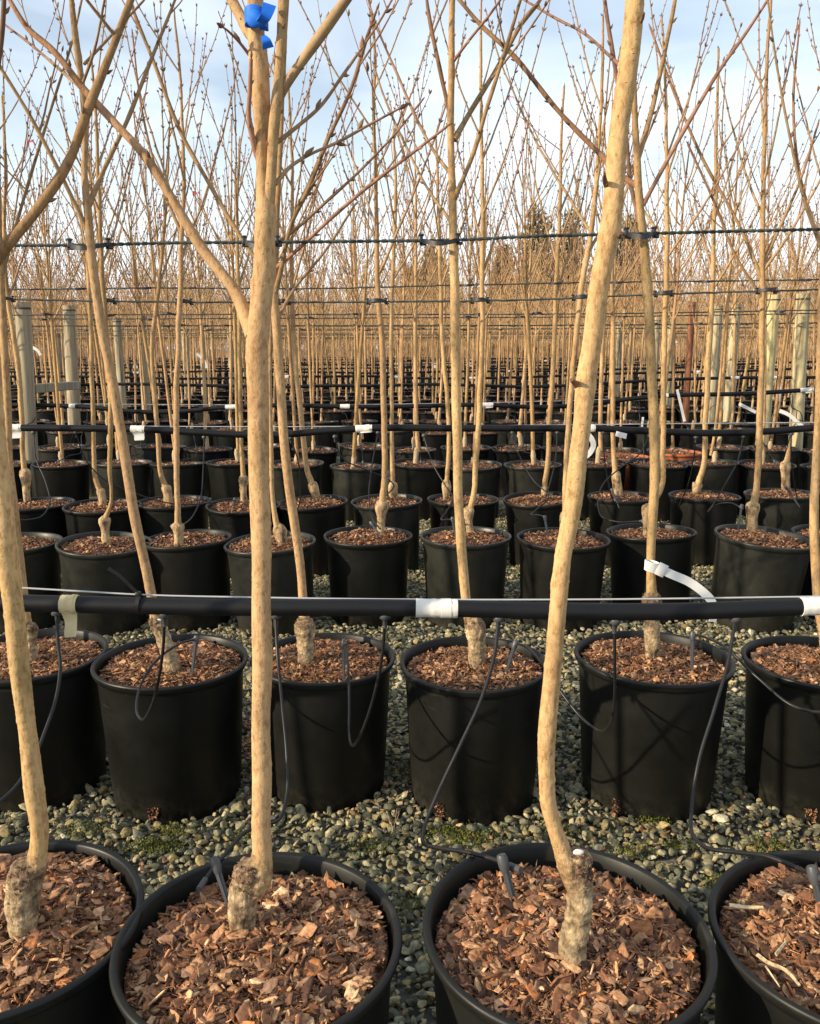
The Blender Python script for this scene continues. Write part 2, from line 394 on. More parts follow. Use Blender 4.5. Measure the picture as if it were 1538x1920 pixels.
for mp_ in M_POTS:
    t_ = mp_.node_tree; b_ = t_.nodes['Principled BSDF']; src = b_.inputs['Base Color'].links[0].from_socket
    sz = t_.nodes.new('ShaderNodeSeparateXYZ'); t_.links.new(mapped(t_), sz.inputs[0]); mr = node(t_, 'ShaderNodeMapRange'); mr.inputs['From Min'].default_value = .09; mr.inputs['From Max'].default_value = 0.0
    t_.links.new(sz.outputs['Z'], mr.inputs['Value']); dn_ = node(t_, 'ShaderNodeTexNoise', Scale=30.0, Detail=8.0, Roughness=.75); t_.links.new(mapped(t_), dn_.inputs['Vector'])
    dm_ = mult(t_, mr.outputs[0], ramp(t_, dn_.outputs['Fac'], [(.42, (0, 0, 0)), (.7, (.8, .8, .8))]))
    sn = node(t_, 'ShaderNodeTexNoise', Scale=9.0, Detail=2.0); t_.links.new(mapped(t_, (1, 1, 14)), sn.inputs['Vector'])      # scuff lines round the wall
    dm_ = mult(t_, dm_, ramp(t_, sn.outputs['Fac'], [(.70, (0, 0, 0)), (.76, (.22, .22, .22))]), 1.0, 'ADD')
    mm_ = t_.nodes.new('ShaderNodeMixRGB'); t_.links.new(dm_, mm_.inputs['Fac']); t_.links.new(src, mm_.inputs['Color1']); mm_.inputs['Color2'].default_value = (.085, .078, .06, 1); t_.links.new(mm_.outputs[0], b_.inputs['Base Color'])
for k, m_ in enumerate(POTS): m_.materials.append(M_POTS[(0, 2, 0, 0, 1, 2, 1, 0)[k]])

def chip_protos(thick):
    P = []
    for k in range(9):
        gg = np.random.default_rng(100 + k); n = (6, 7, 8)[k % 3]
        a = np.linspace(0, 2 * math.pi, n, endpoint=False) + gg.uniform(-.32, .32, n)
        r = gg.uniform(.68, 1.0, n) * (1 - .22 * np.cos(a * 2 + gg.uniform(0, 6)) * gg.uniform(0, 1)); r[gg.integers(0, n)] *= gg.uniform(.6, 1.15)
        if k % 3 == 2: r = r / np.maximum(np.abs(np.cos(a)), np.abs(np.sin(a))) * .85     # snapped square ends
        ring = np.stack([r * np.cos(a), r * np.sin(a), np.zeros(n)], -1); bow = gg.uniform(-.35, .35); tw = gg.uniform(-.3, .3)
        def warp(q, dz): q = q.copy(); q[:, 2] = dz + bow * q[:, 0] ** 2 + tw * q[:, 0] * q[:, 1]; return q
        top = warp(ring * [.80, .80, 1], .5); top[:, 2] += gg.uniform(-.12, .12, n); midr = warp(ring, .15); bot = warp(ring * [.85, .85, 1], -.5)
        V = np.vstack([top, midr, bot, [[0, 0, .55 + gg.uniform(-.1, .25)]]]); i = np.arange(n); j = (i + 1) % n
        F = np.vstack([np.stack([i, j, np.full(n, 3 * n)], -1)] + [q for o in (0, n) for q in (np.stack([i + o, i + o + n, j + o + n], -1), np.stack([i + o, j + o + n, j + o], -1))])
        P.append((V, F))
    return P
CHIPS = chip_protos(1)
CHIPCOL = np.array([[.215, .105, .060], [.275, .145, .082], [.150, .078, .048], [.36, .205, .115], [.46, .29, .175], [.085, .045, .032], [.26, .165, .115], [.60, .43, .27], [.36, .155, .065]])
CHIPW = np.array([.17, .18, .12, .16, .11, .09, .09, .04, .04])
def chip_cols(n, g=rng):
    return CHIPCOL[g.choice(len(CHIPCOL), n, p=CHIPW / CHIPW.sum())] * g.uniform(.55, 1.45, (n, 1)) * np.array([1.07, .97, .83])
def mulch_mesh(n, smin, smax, seed, drop=0.030, mound=0.03, seg=48):
    gg = np.random.default_rng(seed); mb = MB(); Rm = 0.1815
    ph = gg.uniform(0, 6.28, 8); ax = gg.uniform(-.03, .03, 2)
    def h(x, y):
        r = np.hypot(x - ax[0], y - ax[1]) / Rm
        return PH - drop + mound * (1 - np.clip(r, 0, 1) ** 2) + .004 * np.sin(x * 40 + ph[0]) * np.sin(y * 37 + ph[1]) + .003 * np.sin(x * 90 + ph[2]) * np.sin(y * 83 + ph[3])
    rs = np.linspace(0.0, 1.0, 12) * Rm; a = np.linspace(0, 2 * math.pi, seg, endpoint=False)
    X = rs[:, None] * np.cos(a); Y = rs[:, None] * np.sin(a); Z = h(X, Y) - .004
    idx = np.arange(12 * seg).reshape(12, seg); nx = np.roll(idx, -1, 1)
    mb.add(np.stack([X, Y, Z], -1).reshape(-1, 3), np.stack([idx[:-1], idx[1:], nx[1:], nx[:-1]], -1).reshape(-1, 4)[:, ::-1] if False else np.stack([idx[:-1], idx[1:], nx[1:], nx[:-1]], -1).reshape(-1, 4), (.12, .055, .035))
    if n:
        big = gg.uniform(0, 1, n) ** 2.2; L_ = smin + (smax - smin) * big
        rr = np.minimum(np.sqrt(gg.uniform(0, 1, n)) * Rm, Rm - L_ * .85); aa = gg.uniform(0, 2 * math.pi, n); x, y = rr * np.cos(aa), rr * np.sin(aa)
        asp = gg.uniform(.30, .85, n); long_ = gg.uniform(0, 1, n) < .16; asp[long_] *= .35; L_[long_ & (L_ < .012)] *= 1.35
        scl = np.stack([L_, L_ * asp, np.clip(L_ * gg.uniform(.09, .32, n), .0008, .0046)], -1)
        pos = np.stack([x, y, h(x, y) + gg.uniform(-.004, .010, n)], -1)
        scatter(mb, CHIPS, pos, rand_rots(n, .75, gg), scl, chip_cols(n, gg), gg)
        if n > 2000:
            q = 5200; rr = np.sqrt(gg.uniform(0, 1, q)) * Rm * .97; aa = gg.uniform(0, 6.283, q); x, y = rr * np.cos(aa), rr * np.sin(aa); L2 = gg.uniform(.0012, .0035, q); fib = gg.uniform(size=q) < .3
            scatter(mb, CHIPS, np.stack([x, y, h(x, y) + gg.uniform(-.002, .009, q)], -1), rand_rots(q, .5, gg), np.stack([np.where(fib, L2 * 5, L2), np.where(fib, .0006, L2 * .7), np.where(fib, .0005, L2 * .4)], -1), chip_cols(q, gg) * np.where(fib, 1.3, .8)[:, None], gg)
    me = mb.mesh('bark_mulch', smooth=False); me.materials.append(M_CHIP); return me
MULCH1 = [mulch_mesh(4300, .0040, .0205, 11 + k, .034, .030) for k in range(3)]
MULCH2 = [mulch_mesh(2600, .004, .016, 21 + k, .030, .020) for k in range(3)]
MULCH3 = [mulch_mesh(1100, .005, .015, 31 + k, .028, .026) for k in range(4)]
MULCH4 = [mulch_mesh(260, .008, .018, 41 + k, .028, .024, 24) for k in range(3)]
MULCH5 = [mulch_mesh(60, .014, .028, 51, .026, .024, 12)]

# ------------------------------------------------------------------ trees from outlines
TAN = np.array([.52, .343, .174]); BRN = np.array([.27, .165, .080]); PNK = np.array([.28, .145, .090]); DRK = np.array([.14, .075, .045])
ROOTC = np.array([.54, .415, .26])
def bark_disp(seed, amp=1.0, bumps=400, L_=1.3, furrow=0.0):
    gg = np.random.default_rng(seed)
    def f(n, sides, rad):
        s = np.linspace(0, L_, n)[:, None]; a = np.linspace(0, 2 * math.pi, sides, endpoint=False)[None]
        r0 = rad.mean(); D = np.zeros((n, sides))
        for k in range(5):
            D += r0 * .025 * amp * np.sin(s * gg.uniform(4, 40) + gg.uniform(0, 6) + gg.integers(1, 3) * a)
        if furrow:
            for k in range(7): D += r0 * furrow * np.sin(a * gg.integers(3, 9) + gg.uniform(0, 6) + 1.3 * np.sin(s * gg.uniform(15, 60))) * np.sin(s * gg.uniform(20, 70) + gg.uniform(0, 6)) * .5
            D += r0 * furrow * gg.normal(0, .16, (n, sides))
        ds = L_ / n
        for k in range(bumps):
            i0 = gg.integers(0, n); a0 = gg.uniform(0, 2 * math.pi); w = max(1, int(.004 / ds) + 1)
            i = np.arange(max(0, i0 - 3 * w), min(n, i0 + 3 * w + 1))
            da = (a[0] - a0 + math.pi) % (2 * math.pi) - math.pi
            big = gg.uniform() < .05
            D[i] += (.0010 if big else .0004) * amp * np.exp(-((i - i0)[:, None] * ds / (.0035 if big else .0015)) ** 2) * np.exp(-(da * r0 / (.005 if big else .0028)) ** 2)[None]
        for k in range(max(2, int(L_ * 3))):   # old bud scars: swollen nodes on one side
            i0 = gg.uniform(0, n); a0 = gg.uniform(0, 2 * math.pi); da = (a[0] - a0 + math.pi) % (2 * math.pi) - math.pi
            D += r0 * .16 * amp * np.exp(-((np.arange(n)[:, None] - i0) * ds / .011) ** 2) * np.exp(-(da / .8) ** 2)[None]
        return D
    return f
def px_path(pts, d0, d1=None):
    "pixel outline [(x, y, width)] to world points and radii; depth runs d0..d1"
    P, Rr = [], []; n = len(pts)
    for k, q in enumerate(pts):
        d = d0 if d1 is None else d0 + (d1 - d0) * (k / (n - 1))
        p = at(q[0], q[1], d); P.append(p); Rr.append(q[2] * .5 * depth(p) / FPX)
    return np.array(P), np.array(Rr)
def bud_cone(mb, p, dirv, L_, r, col=BRN, sides=5):
    dirv = dirv / (np.linalg.norm(dirv) + 1e-9)
    P = p + dirv * (np.array([0, .35, .7, 1.0])[:, None] * L_)
    tube(mb, P, np.array([.55, 1.0, .62, .06]) * r, sides, col, cap=False)
def add_buds(mb, P, rad, step, size, seed, start=0.35, sides=5):
    gg = np.random.default_rng(seed); L_ = np.concatenate([[0], np.cumsum(np.linalg.norm(np.diff(P, axis=0), axis=1))])
    T = np.gradient(P, axis=0); T /= np.linalg.norm(T, axis=1)[:, None]
    s = L_[-1] * start; a = gg.uniform(0, 6.28)
    while s < L_[-1]:
        i = min(len(P) - 1, int(np.searchsorted(L_, s))); t = T[i]
        u = np.cross(t, [0, 0.3, 1.]); u /= np.linalg.norm(u) + 1e-9; v = np.cross(t, u); a += 2.4 + gg.normal(0, .3)
        o = u * math.cos(a) + v * math.sin(a)
        z = size * gg.uniform(.7, 1.25)
        bud_cone(mb, P[i] + o * rad[i] * .7, t * .85 + o * .55, z, z * .20, (DRK * .5 + BRN * .5) * gg.uniform(.7, 1.5), sides)
        s += step * gg.uniform(.7, 1.4)
    bud_cone(mb, P[-1], T[-1], size * 1.2, size * .2, DRK * 1.5, sides)
def col_path(n, c0, c1): t = np.linspace(0, 1, n)[:, None]; return c0 * (1 - t) + c1 * t

def rnd_branch(mb, p0, ang, az, L_, r0, seed, c0=TAN * .85, c1=BRN, sides=5, nseg=12, buds=(.035, .011), twigs=1, bstart=.3):
    gg = np.random.default_rng(seed)
    t = np.linspace(0, 1, nseg); a = ang * (1 - .45 * t)   # bends upward
    st = L_ / (nseg - 1); dirs = np.stack([np.sin(a) * math.cos(az), np.sin(a) * math.sin(az), np.cos(a)], -1)
    dirs += gg.normal(0, .030, dirs.shape)
    P = p0 + np.concatenate([[np.zeros(3)], np.cumsum(dirs[:-1] * st, axis=0)])
    rad = r0 * (1 - .62 * t ** .9)
    tube(mb, P, rad, sides, col_path(nseg, c0, c1))
    if buds: add_buds(mb, P, rad, buds[0], buds[1], seed + 1, bstart, 4)
    for k in range(twigs):
        i = gg.integers(int(nseg * .25), int(nseg * .8))
        rnd_branch(mb, P[i], gg.uniform(.25, .6), az + gg.uniform(-1.3, 1.3), L_ * gg.uniform(.15, .36), rad[i] * .65, seed * 7 + k, c1 * 1.1, c1 * .8, max(3, sides - 1), 6, buds, 0, .2)
    return P[-1]

def fused(parts, voxel, its):
    "one continuous skin over overlapping tubes"
    src = MB()
    for p_ in parts: src.merge(p_)
    me = src.mesh('tmp'); o = bpy.data.objects.new('tmp', me); S.collection.objects.link(o)
    r_ = o.modifiers.new('r', 'REMESH'); r_.mode = 'VOXEL'; r_.voxel_size = voxel; r_.use_smooth_shade = True
    s_ = o.modifiers.new('s', 'SMOOTH'); s_.factor = .5; s_.iterations = its
    dg = bpy.context.evaluated_depsgraph_get(); ev = o.evaluated_get(dg); m = ev.to_mesh()
    V = np.zeros(len(m.vertices) * 3); m.vertices.foreach_get('co', V); N = np.zeros(len(m.vertices) * 3); m.vertices.foreach_get('normal', N)
    F = np.array([list(p_.vertices) for p_ in m.polygons if len(p_.vertices) == 4]); ev.to_mesh_clear(); bpy.data.objects.remove(o); bpy.data.meshes.remove(me)
    return V.reshape(-1, 3), N.reshape(-1, 3), F
def vnoise(V, sc, seed, oct=3):
    from mathutils import noise
    return np.array([noise.fractal(Vector((p_[0] * sc[0] + seed, p_[1] * sc[1], p_[2] * sc[2])), 1.0, 2.0, oct) for p_ in V])
TIPS = []
def explicit_tree(name, pot, d, root_pts, trunk_pts, branches, label, group, lvl, tilt=(0, 0), extra=0, seed=1, graft=None, white=None, top_to=2.6, stub=False, leader_buds=True):
    """pot = (cx, front or back rim y, which, scale)"""
    cx, yy, which, sc = pot
    zr = PH * sc
    if which == 'c': yc = d
    else:
        e = on_z(cx, yy, zr)[1]; yc = e + (PD * sc / 2 if which == 'f' else -PD * sc / 2)
    if d is None: d = yc
    r = ray(cx, 0); # X from the centre pixel at rim height
    dep = yc * CP - (zr - HC) * SP; xc = (cx - CX) / FPX * dep
    loc = np.array([xc, yc, 0.0])
    t = empty('potted_tree', loc, label=label, cat='potted tree', group=group)
    gg = np.random.default_rng(seed)
    pm = POTS[gg.integers(0, 3)] if lvl <= 2 else POTS[3 + gg.integers(0, 4)]
    p = place('pot', pm, t); p.rotation_mode = 'ZYX'; p.scale = (sc,) * 3; p.rotation_euler = (tilt[0], tilt[1], gg.uniform(0, 6.28))
    mm = {1: MULCH1, 2: MULCH2, 3: MULCH3}[lvl]; m = place('bark_mulch', mm[seed % len(mm)], t); m.rotation_mode = 'ZYX'; m.scale = (sc,) * 3; m.rotation_euler = (tilt[0], tilt[1], gg.uniform(0, 6.28))
    sides, ring = {1: (36, .0028), 2: (24, .005), 3: (12, .012)}[lvl]
    yt = yc
    if root_pts: yt = min(max(on_z(root_pts[0][0], root_pts[0][1], (PH - .008) * sc)[1], yc - .11), yc + .09)
    if root_pts:
        P, Rr = px_path(root_pts, yt)
        # sink the foot into the mulch
        P = np.vstack([P[0] + (P[0] - P[1]) / (np.linalg.norm(P[0] - P[1]) + 1e-9) * .05 * [1, 1, 1], P]); Rr = np.concatenate([[Rr[0] * 1.08], Rr])
        # domed top
        e = P[-1] - P[-2]; e /= np.linalg.norm(e); P = np.vstack([P, P[-1] + e * Rr[-1] * .30, P[-1] + e * Rr[-1] * .52]); Rr = np.concatenate([Rr, [Rr[-1] * .78, Rr[-1] * .3]]); Rr = Rr * .95
        L_ = np.linalg.norm(np.diff(P, axis=0), axis=1).sum(); n = max(10, int(L_ / ring))
        Q = catmull(np.hstack([P, Rr[:, None]]), n); mb = MB()
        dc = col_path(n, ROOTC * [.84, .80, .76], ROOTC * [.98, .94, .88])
        if lvl == 3:
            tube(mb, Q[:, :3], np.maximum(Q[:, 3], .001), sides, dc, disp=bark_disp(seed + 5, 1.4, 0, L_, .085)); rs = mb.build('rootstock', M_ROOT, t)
        else:
            tube(mb, Q[:, :3], np.maximum(Q[:, 3], .001), 24, cap=True)
            Ps, Rs = px_path(trunk_pts, yt); Ls_ = np.concatenate([[0], np.cumsum(np.linalg.norm(np.diff(Ps, axis=0), axis=1))]); qn = 200
            Qs = catmull(np.hstack([Ps, Rs[:, None]]), int(Ls_[-1] / .006)); ztop = P[-1][2]; ks = Qs[:, 2] < ztop + (.020 if lvl == 1 else .012); Qs = Qs[ks]
            m2 = MB(); tp_ = np.linspace(0, 1, len(Qs)); tube(m2, Qs[:, :3], Qs[:, 3] * (1.02 + .18 * np.exp(-((tp_ - .35) / .3) ** 2)), 24)
            V, N, F = fused([mb, m2], .0022 if lvl == 1 else .0030, 7)
            dR = np.min(np.linalg.norm(V[:, None] - Q[None, ::3, :3], axis=2) / Q[None, ::3, 3], axis=1); dS = np.min(np.linalg.norm(V[:, None] - Qs[None, ::2, :3], axis=2) / Qs[None, ::2, 3], axis=1)
            onS = 1 / (1 + np.exp((dS - dR) * 9))                      # 1 on the scion, 0 on the rootstock
            hz = (V[:, 2] - P[1][2]) / max(.02, ztop - P[1][2])         # 0 at the mulch, 1 at the top of the rootstock
            scar = np.exp(-((hz - .88) / .17) ** 2) * (1 - onS * .6)
            f1 = vnoise(V, (55, 55, 30), seed); f2 = vnoise(V, (150, 150, 240), seed + 9); f3 = vnoise(V, (38, 38, 95), seed + 3, 4)
            crack = np.clip(.16 - np.abs(f1), 0, 1) / .16 * (1 - onS)
            V = V + N * (f2 * .0007 + f3 * .0016 * (1 - onS * .6) - crack * .0011 + scar * np.maximum(vnoise(V, (110, 110, 110), seed + 5), -.1) * .0042)[:, None]
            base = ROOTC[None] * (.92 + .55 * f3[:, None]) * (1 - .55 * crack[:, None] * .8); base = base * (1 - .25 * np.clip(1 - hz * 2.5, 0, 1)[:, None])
            C = base * (1 - onS[:, None]) + TAN[None] * (.92 + .25 * f3[:, None]) * onS[:, None]
            dk_ = np.clip(scar * (1.25 + f2 * 1.2) - .35, 0, 1)[:, None] * .85; C = np.clip(C * (1 - dk_) + np.array([.15, .085, .05]) * dk_, .01, 1)
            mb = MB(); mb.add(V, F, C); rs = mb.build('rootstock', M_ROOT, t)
        if lvl <= 2:
            n_ = 300 if lvl == 1 else 60; k0 = len(Q) - max(4, int((.040 if lvl == 1 else .03) / ring)); k1 = len(Q) - 2; ii = np.clip((k1 - np.abs(gg.normal(0, (k1 - k0) * .5, n_))).astype(int), 0, len(Q) - 1)
            a_ = gg.uniform(0, 6.28, n_); rr_ = Q[ii, 3] * gg.uniform(.90, 1.05, n_); Ls_ = gg.uniform(.0012, .0042, n_)
            sc_ = MB(); scatter(sc_, CHIPS, Q[ii, :3] + np.stack([rr_ * np.cos(a_), rr_ * np.sin(a_), gg.uniform(-.004, .004, n_)], -1), rand_rots(n_, None, gg), np.stack([Ls_, Ls_ * .6, Ls_ * .35], -1), np.array([.16, .095, .055]) * gg.uniform(.5, 1.7, (n_, 1)), gg)
            sc_.build('graft_scar', M_CHIP, rs, smooth=False, org=root_loc(t))
        if white is not None:
            wv = MB(); c = at(white[0], white[1], yt - Rr[-3] * .86); V, F = ico(2); k = np.array([.0075, .0025, .0042]) * white[2]
            wv.add(V * k * (1 + .25 * np.sin(V[:, [0]] * 5) * np.sin(V[:, [2]] * 7)) + c, F); wv.build('sealed_cut', M_WHITE, rs, org=root_loc(t))
    P, Rr = px_path(trunk_pts, yt)
    L_ = np.linalg.norm(np.diff(P, axis=0), axis=1).sum(); n = max(16, int(L_ / ring))
    Q = catmull(np.hstack([P, Rr[:, None]]), n); mb = MB()
    if lvl == 3: Q[:, :2] += np.stack([np.convolve(gg.normal(0, .0012, n), np.ones(9) / 3, 'same'), np.zeros(n)], -1)
    thin = np.clip(Q[:, 3:4] / Q[:, 3].max() * 1.6 - .35, 0, 1)
    dc = TAN * ((gg.uniform(.84, 1.08) if lvl > 1 else (1.0, 1.0, 1.05, 1.0)[(seed - 1) % 4]) * np.array([1, gg.uniform(.98, 1.02), gg.uniform(.94, 1.04)])) * thin + (BRN * 1.25) * (1 - thin)
    tube(mb, Q[:, :3], np.maximum(Q[:, 3], .0012), sides, dc, disp=bark_disp(seed + 9, 1.0, {1: 900, 2: 350, 3: 0}[lvl], L_) if lvl < 3 else None)
    if lvl == 3 and leader_buds: 
        k = Q[:, 2] > 1.75
        if k.sum() > 8: add_buds(mb, Q[k, :3], Q[k, 3], .035, .012, seed, 0.0)
    mb.build('trunk', M_BARK, t)
    for k, b in enumerate(branches):
        pts, d1, c0, c1 = b[:4]
        P, Rb = px_path(pts, yt, yt + d1)
        L_ = np.linalg.norm(np.diff(P, axis=0), axis=1).sum(); nb = max(14, int(L_ / (.006 if lvl <= 2 else .02)))
        Q2 = catmull(np.hstack([P, Rb[:, None]]), nb); mb = MB()
        Q2[:, 3] *= 1 + .05 * np.sin(np.arange(nb) * .35 + k)
        tube(mb, Q2[:, :3], np.maximum(Q2[:, 3], .0010), 14 if lvl == 1 else 9, col_path(nb, c0, c1))
        bs = b[4] if len(b) > 4 else 1.0
        if bs: add_buds(mb, Q2[:, :3], Q2[:, 3], .045, .012 * bs, seed * 31 + k, .25, 5)
        for _ in range(int(b[5]) if len(b) > 5 else 0):
            i = gg.integers(int(nb * .3), nb - 2); rnd_branch(mb, Q2[i, :3], gg.uniform(.3, .9), gg.choice([0, math.pi]) + gg.uniform(-.8, .8), gg.uniform(.12, .35), Q2[i, 3] * .55, seed * 13 + _, BRN, PNK, 5, 8)
        mb.build('branch', M_TWIG if Rb.max() < .006 else M_BARK, t)
    zs = Q[:, 2]
    for k in range(extra):       # further branches the outline does not give, above the rope
        cand = np.where((zs > 1.42) & (zs < 2.25))[0]
        if not len(cand): break
        i = int(cand[int(len(cand) * ((k + gg.uniform(.1, .9)) / extra))]); mb = MB()
        az = k * 2.4 + gg.uniform(-.5, .5)
        rnd_branch(mb, Q[i, :3], gg.uniform(.32, .72), az, gg.uniform(.45, .95) * (1.15 - .3 * (zs[i] - 1.4)), max(.0036, Q[i, 3] * .6), seed * 17 + k, TAN * .8, PNK * .9 if k % 3 == 0 else BRN, 6, 16, (.030, .014), 1)
        mb.build('branch', M_TWIG, t)
    TREEROWS.append((loc, Q)); return t
TREEROWS = []

G1 = 'large young trees in the front row of pots'; G2 = 'young trees in the second row of pots'
G3 = 'young trees in the third row of pots'; G4 = 'young trees in the fourth row of pots'
explicit_tree('t', (-2, 1572, 'b', 1.0), None,
    [(44, 1750, 52), (42, 1700, 64), (46, 1660, 68), (52, 1625, 56)],
    [(62, 1650, 36), (70, 1605, 34), (74, 1560, 33), (65, 1490, 35), (54, 1390, 34), (36, 1240, 34), (26, 1140, 35), (13, 1040, 38), (2, 920, 36), (-12, 780, 35), (-22, 620, 34), (-32, 500, 34), (-50, 320, 28), (-70, 100, 24), (-85, -100, 20)],
    [([(-30, 515, 26), (5, 470, 21), (70, 392, 19), (125, 310, 18), (165, 205, 17), (215, 80, 14), (247, -5, 12), (285, -120, 9)], .05, BRN * 1.2, BRN * 1.1, 1.0, 1),
     ([(-42, 420, 16), (-25, 250, 12), (4, 60, 9), (10, -60, 7)], -.05, DRK * 1.4, DRK * 1.2, 1.0)],
    'leftmost front tree, leaning left, its pot cut off by the picture edge', G1, 1, seed=1)
explicit_tree('t', (486, 1594, 'b', 1.0), None,
    [(456, 1745, 50), (454, 1710, 55), (460, 1660, 58), (470, 1625, 50)],
    [(476, 1672, 40), (488, 1640, 40), (491, 1600, 37), (490, 1550, 36), (491, 1460, 36), (490, 1380, 35), (492, 1240, 37), (490, 1150, 36), (490, 1040, 36), (488, 960, 37), (486, 860, 40), (484, 740, 40), (483, 640, 44), (489, 570, 42), (495, 500, 41), (497, 440, 39), (499, 400, 40), (494, 340, 27), (493, 290, 26), (491, 210, 31), (485, 110, 36), (480, 50, 30), (478, 0, 29), (474, -120, 26)],
    [([(476, 628, 34), (462, 595, 27), (440, 545, 23), (412, 508, 21), (382, 470, 20), (330, 385, 18), (270, 290, 16), (215, 230, 15), (160, 170, 13), (100, 95, 12), (50, 50, 10), (18, 0, 9), (-20, -60, 8)], .10, TAN * .88, PNK * 1.15, .9),
     ([(501, 402, 26), (507, 350, 21), (513, 250, 21), (525, 125, 20), (532, 0, 20), (538, -120, 17)], -.03, TAN * .8, TAN * .68, .8),
     ([(516, 200, 16), (530, 170, 18), (557, 128, 19), (590, 82, 20), (645, 5, 19), (700, -70, 15)], -.05, TAN * .8, TAN * .7, .8),
     ([(482, 75, 26), (466, 58, 24), (450, 28, 21), (435, 0, 20), (410, -50, 17)], .02, TAN * .85, TAN * .7, .5),
     ([(484, 292, 16), (474, 260, 12), (467, 220, 9), (469, 160, 8), (471, 110, 7)], -.04, PNK * 1.3, PNK * 1.2, .7),
     ([(468, 103, 7), (448, 78, 5), (428, 58, 4), (417, 50, 3)], -.05, PNK, PNK * .8, 1.2),
     ([(518, 268, 9), (560, 235, 7), (600, 200, 7), (640, 145, 6), (675, 95, 5), (712, 40, 4), (740, -10, 4)], .12, BRN * 1.1, PNK, 1.1, 1),
     ([(516, 345, 9), (545, 312, 7), (580, 290, 6), (630, 268, 6), (690, 235, 5), (748, 204, 4)], .05, TAN * .8, PNK, 1.2, 1)],
    'thick front tree that forks high up and has a blue ribbon, left of centre', G1, 1, seed=2)
explicit_tree('t', (1060, 1578, 'b', 1.015), None,
    [(1074, 1805, 54), (1074, 1770, 56), (1084, 1720, 52), (1088, 1680, 51), (1087, 1630, 47), (1084, 1600, 40)],
    [(1082, 1665, 36), (1066, 1622, 36), (1050, 1580, 31), (1040, 1550, 29), (1029, 1510, 30), (1025, 1460, 30), (1025, 1390, 33), (1033, 1290, 32), (1041, 1190, 31), (1051, 1090, 31), (1056, 1040, 31), (1068, 980, 33), (1076, 930, 35), (1086, 850, 34), (1093, 790, 34), (1098, 720, 37), (1111, 640, 36), (1122, 550, 36), (1132, 490, 36), (1142, 440, 40), (1147, 400, 36), (1151, 350, 36), (1160, 250, 35), (1175, 150, 36), (1187, 50, 36), (1193, -20, 35), (1202, -150, 32)],
    [([(1138, 350, 10), (1134, 337, 9), (1134, 326, 5)], -.03, PNK, DRK, .5), ([(1158, 445, 12), (1166, 437, 6)], -.02, PNK, DRK, 0),
     ([(1082, 722, 15), (1072, 712, 7)], -.02, PNK, DRK, 0), ([(1190, 50, 12), (1203, 38, 8), (1208, 24, 4)], -.02, PNK, DRK, 0)],
    'bare front tree with a straight trunk leaning right and no low branches, right of centre', G1, 1, seed=3, white=(1085, 1598, 1.0))
explicit_tree('t', (1610, 1592, 'b', 1.0), None,
    [(1640, 1760, 54), (1642, 1680, 52), (1640, 1640, 48)],
    [(1642, 1660, 38), (1650, 1560, 34), (1650, 1300, 34), (1655, 1000, 34), (1660, 600, 34), (1670, 300, 34), (1680, 0, 30)], [],
    'rightmost front pot, only its left half in view', G1, 1, seed=4)

T4 = bpy.data.objects[[o.name for o in bpy.data.objects if o.get('label', '').startswith('rightmost front pot')][0]]
for pts, w_ in (([(1420, 1790), (1442, 1806), (1468, 1816), (1500, 1848)], .0050), ([(1368, 1698), (1398, 1701), (1432, 1702)], .0065), ([(1436, 1812), (1462, 1850)], .0022), ([(1455, 1790), (1475, 1765)], .004)):
    mb = MB(); P_ = catmull(np.array([on_z(x, y, PH - .002) for x, y in pts]), 10); ribbon(mb, P_, (.6, 1, .35), np.linspace(1, .6, 10) * w_, .0022, (.62, .47, .27)); mb.build('wood_splinter', M_CHIP, T4, smooth=False)

# second row
explicit_tree('t', (58, 1277, 'f', 1.0), None, [(60, 1238, 24), (57, 1205, 25), (55, 1172, 24)],
    [(52, 1180, 17), (42, 1090, 15), (34, 1020, 15), (27, 960, 16), (18, 880, 14), (15, 780, 14), (8, 640, 13), (3, 540, 12), (-4, 400, 11), (-10, 200, 9), (-18, 0, 7)],
    [([(3, 520, 7), (25, 440, 6), (60, 320, 6), (100, 190, 5), (140, 60, 4), (155, -10, 4)], .1, BRN, BRN, 1, 1)],
    'second row tree half hidden behind the leftmost front trunk', G2, 2, seed=11)
explicit_tree('t', (321, 1292, 'f', 1.0), None, [(324, 1255, 34), (316, 1225, 31), (302, 1185, 28), (292, 1156, 25)],
    [(296, 1175, 20), (286, 1125, 19), (278, 1085, 18), (268, 1040, 18), (251, 960, 18), (232, 840, 18), (206, 690, 18), (190, 610, 17), (178, 530, 17), (169, 450, 16), (164, 390, 15), (159, 330, 12), (160, 250, 12), (156, 180, 11), (143, 80, 11), (134, 0, 9), (125, -120, 7)],
    [([(166, 388, 11), (185, 340, 9), (240, 222, 8), (280, 120, 7), (328, 0, 5), (350, -60, 4)], .12, TAN * .7, BRN, 1.1, 2),
     ([(162, 428, 10), (130, 360, 8), (100, 300, 8), (55, 215, 7), (0, 125, 6), (-40, 60, 5)], -.10, TAN * .8, BRN * 1.2, 1, 1),
     ([(160, 172, 8), (110, 128, 6), (60, 85, 5), (8, 45, 4)], .10, TAN * .7, PNK, 1.1, 1),
     ([(158, 120, 6), (205, 70, 5), (270, 0, 4)], .1, BRN, PNK, 1.1),
     ([(152, 165, 6), (178, 90, 5), (196, 0, 4)], -.08, BRN, BRN, 1.1)],
    'leaning second row tree whose narrow trunk tilts left over the nearest pipe', G2, 2, seed=12, white=(297, 1163, 1.1))
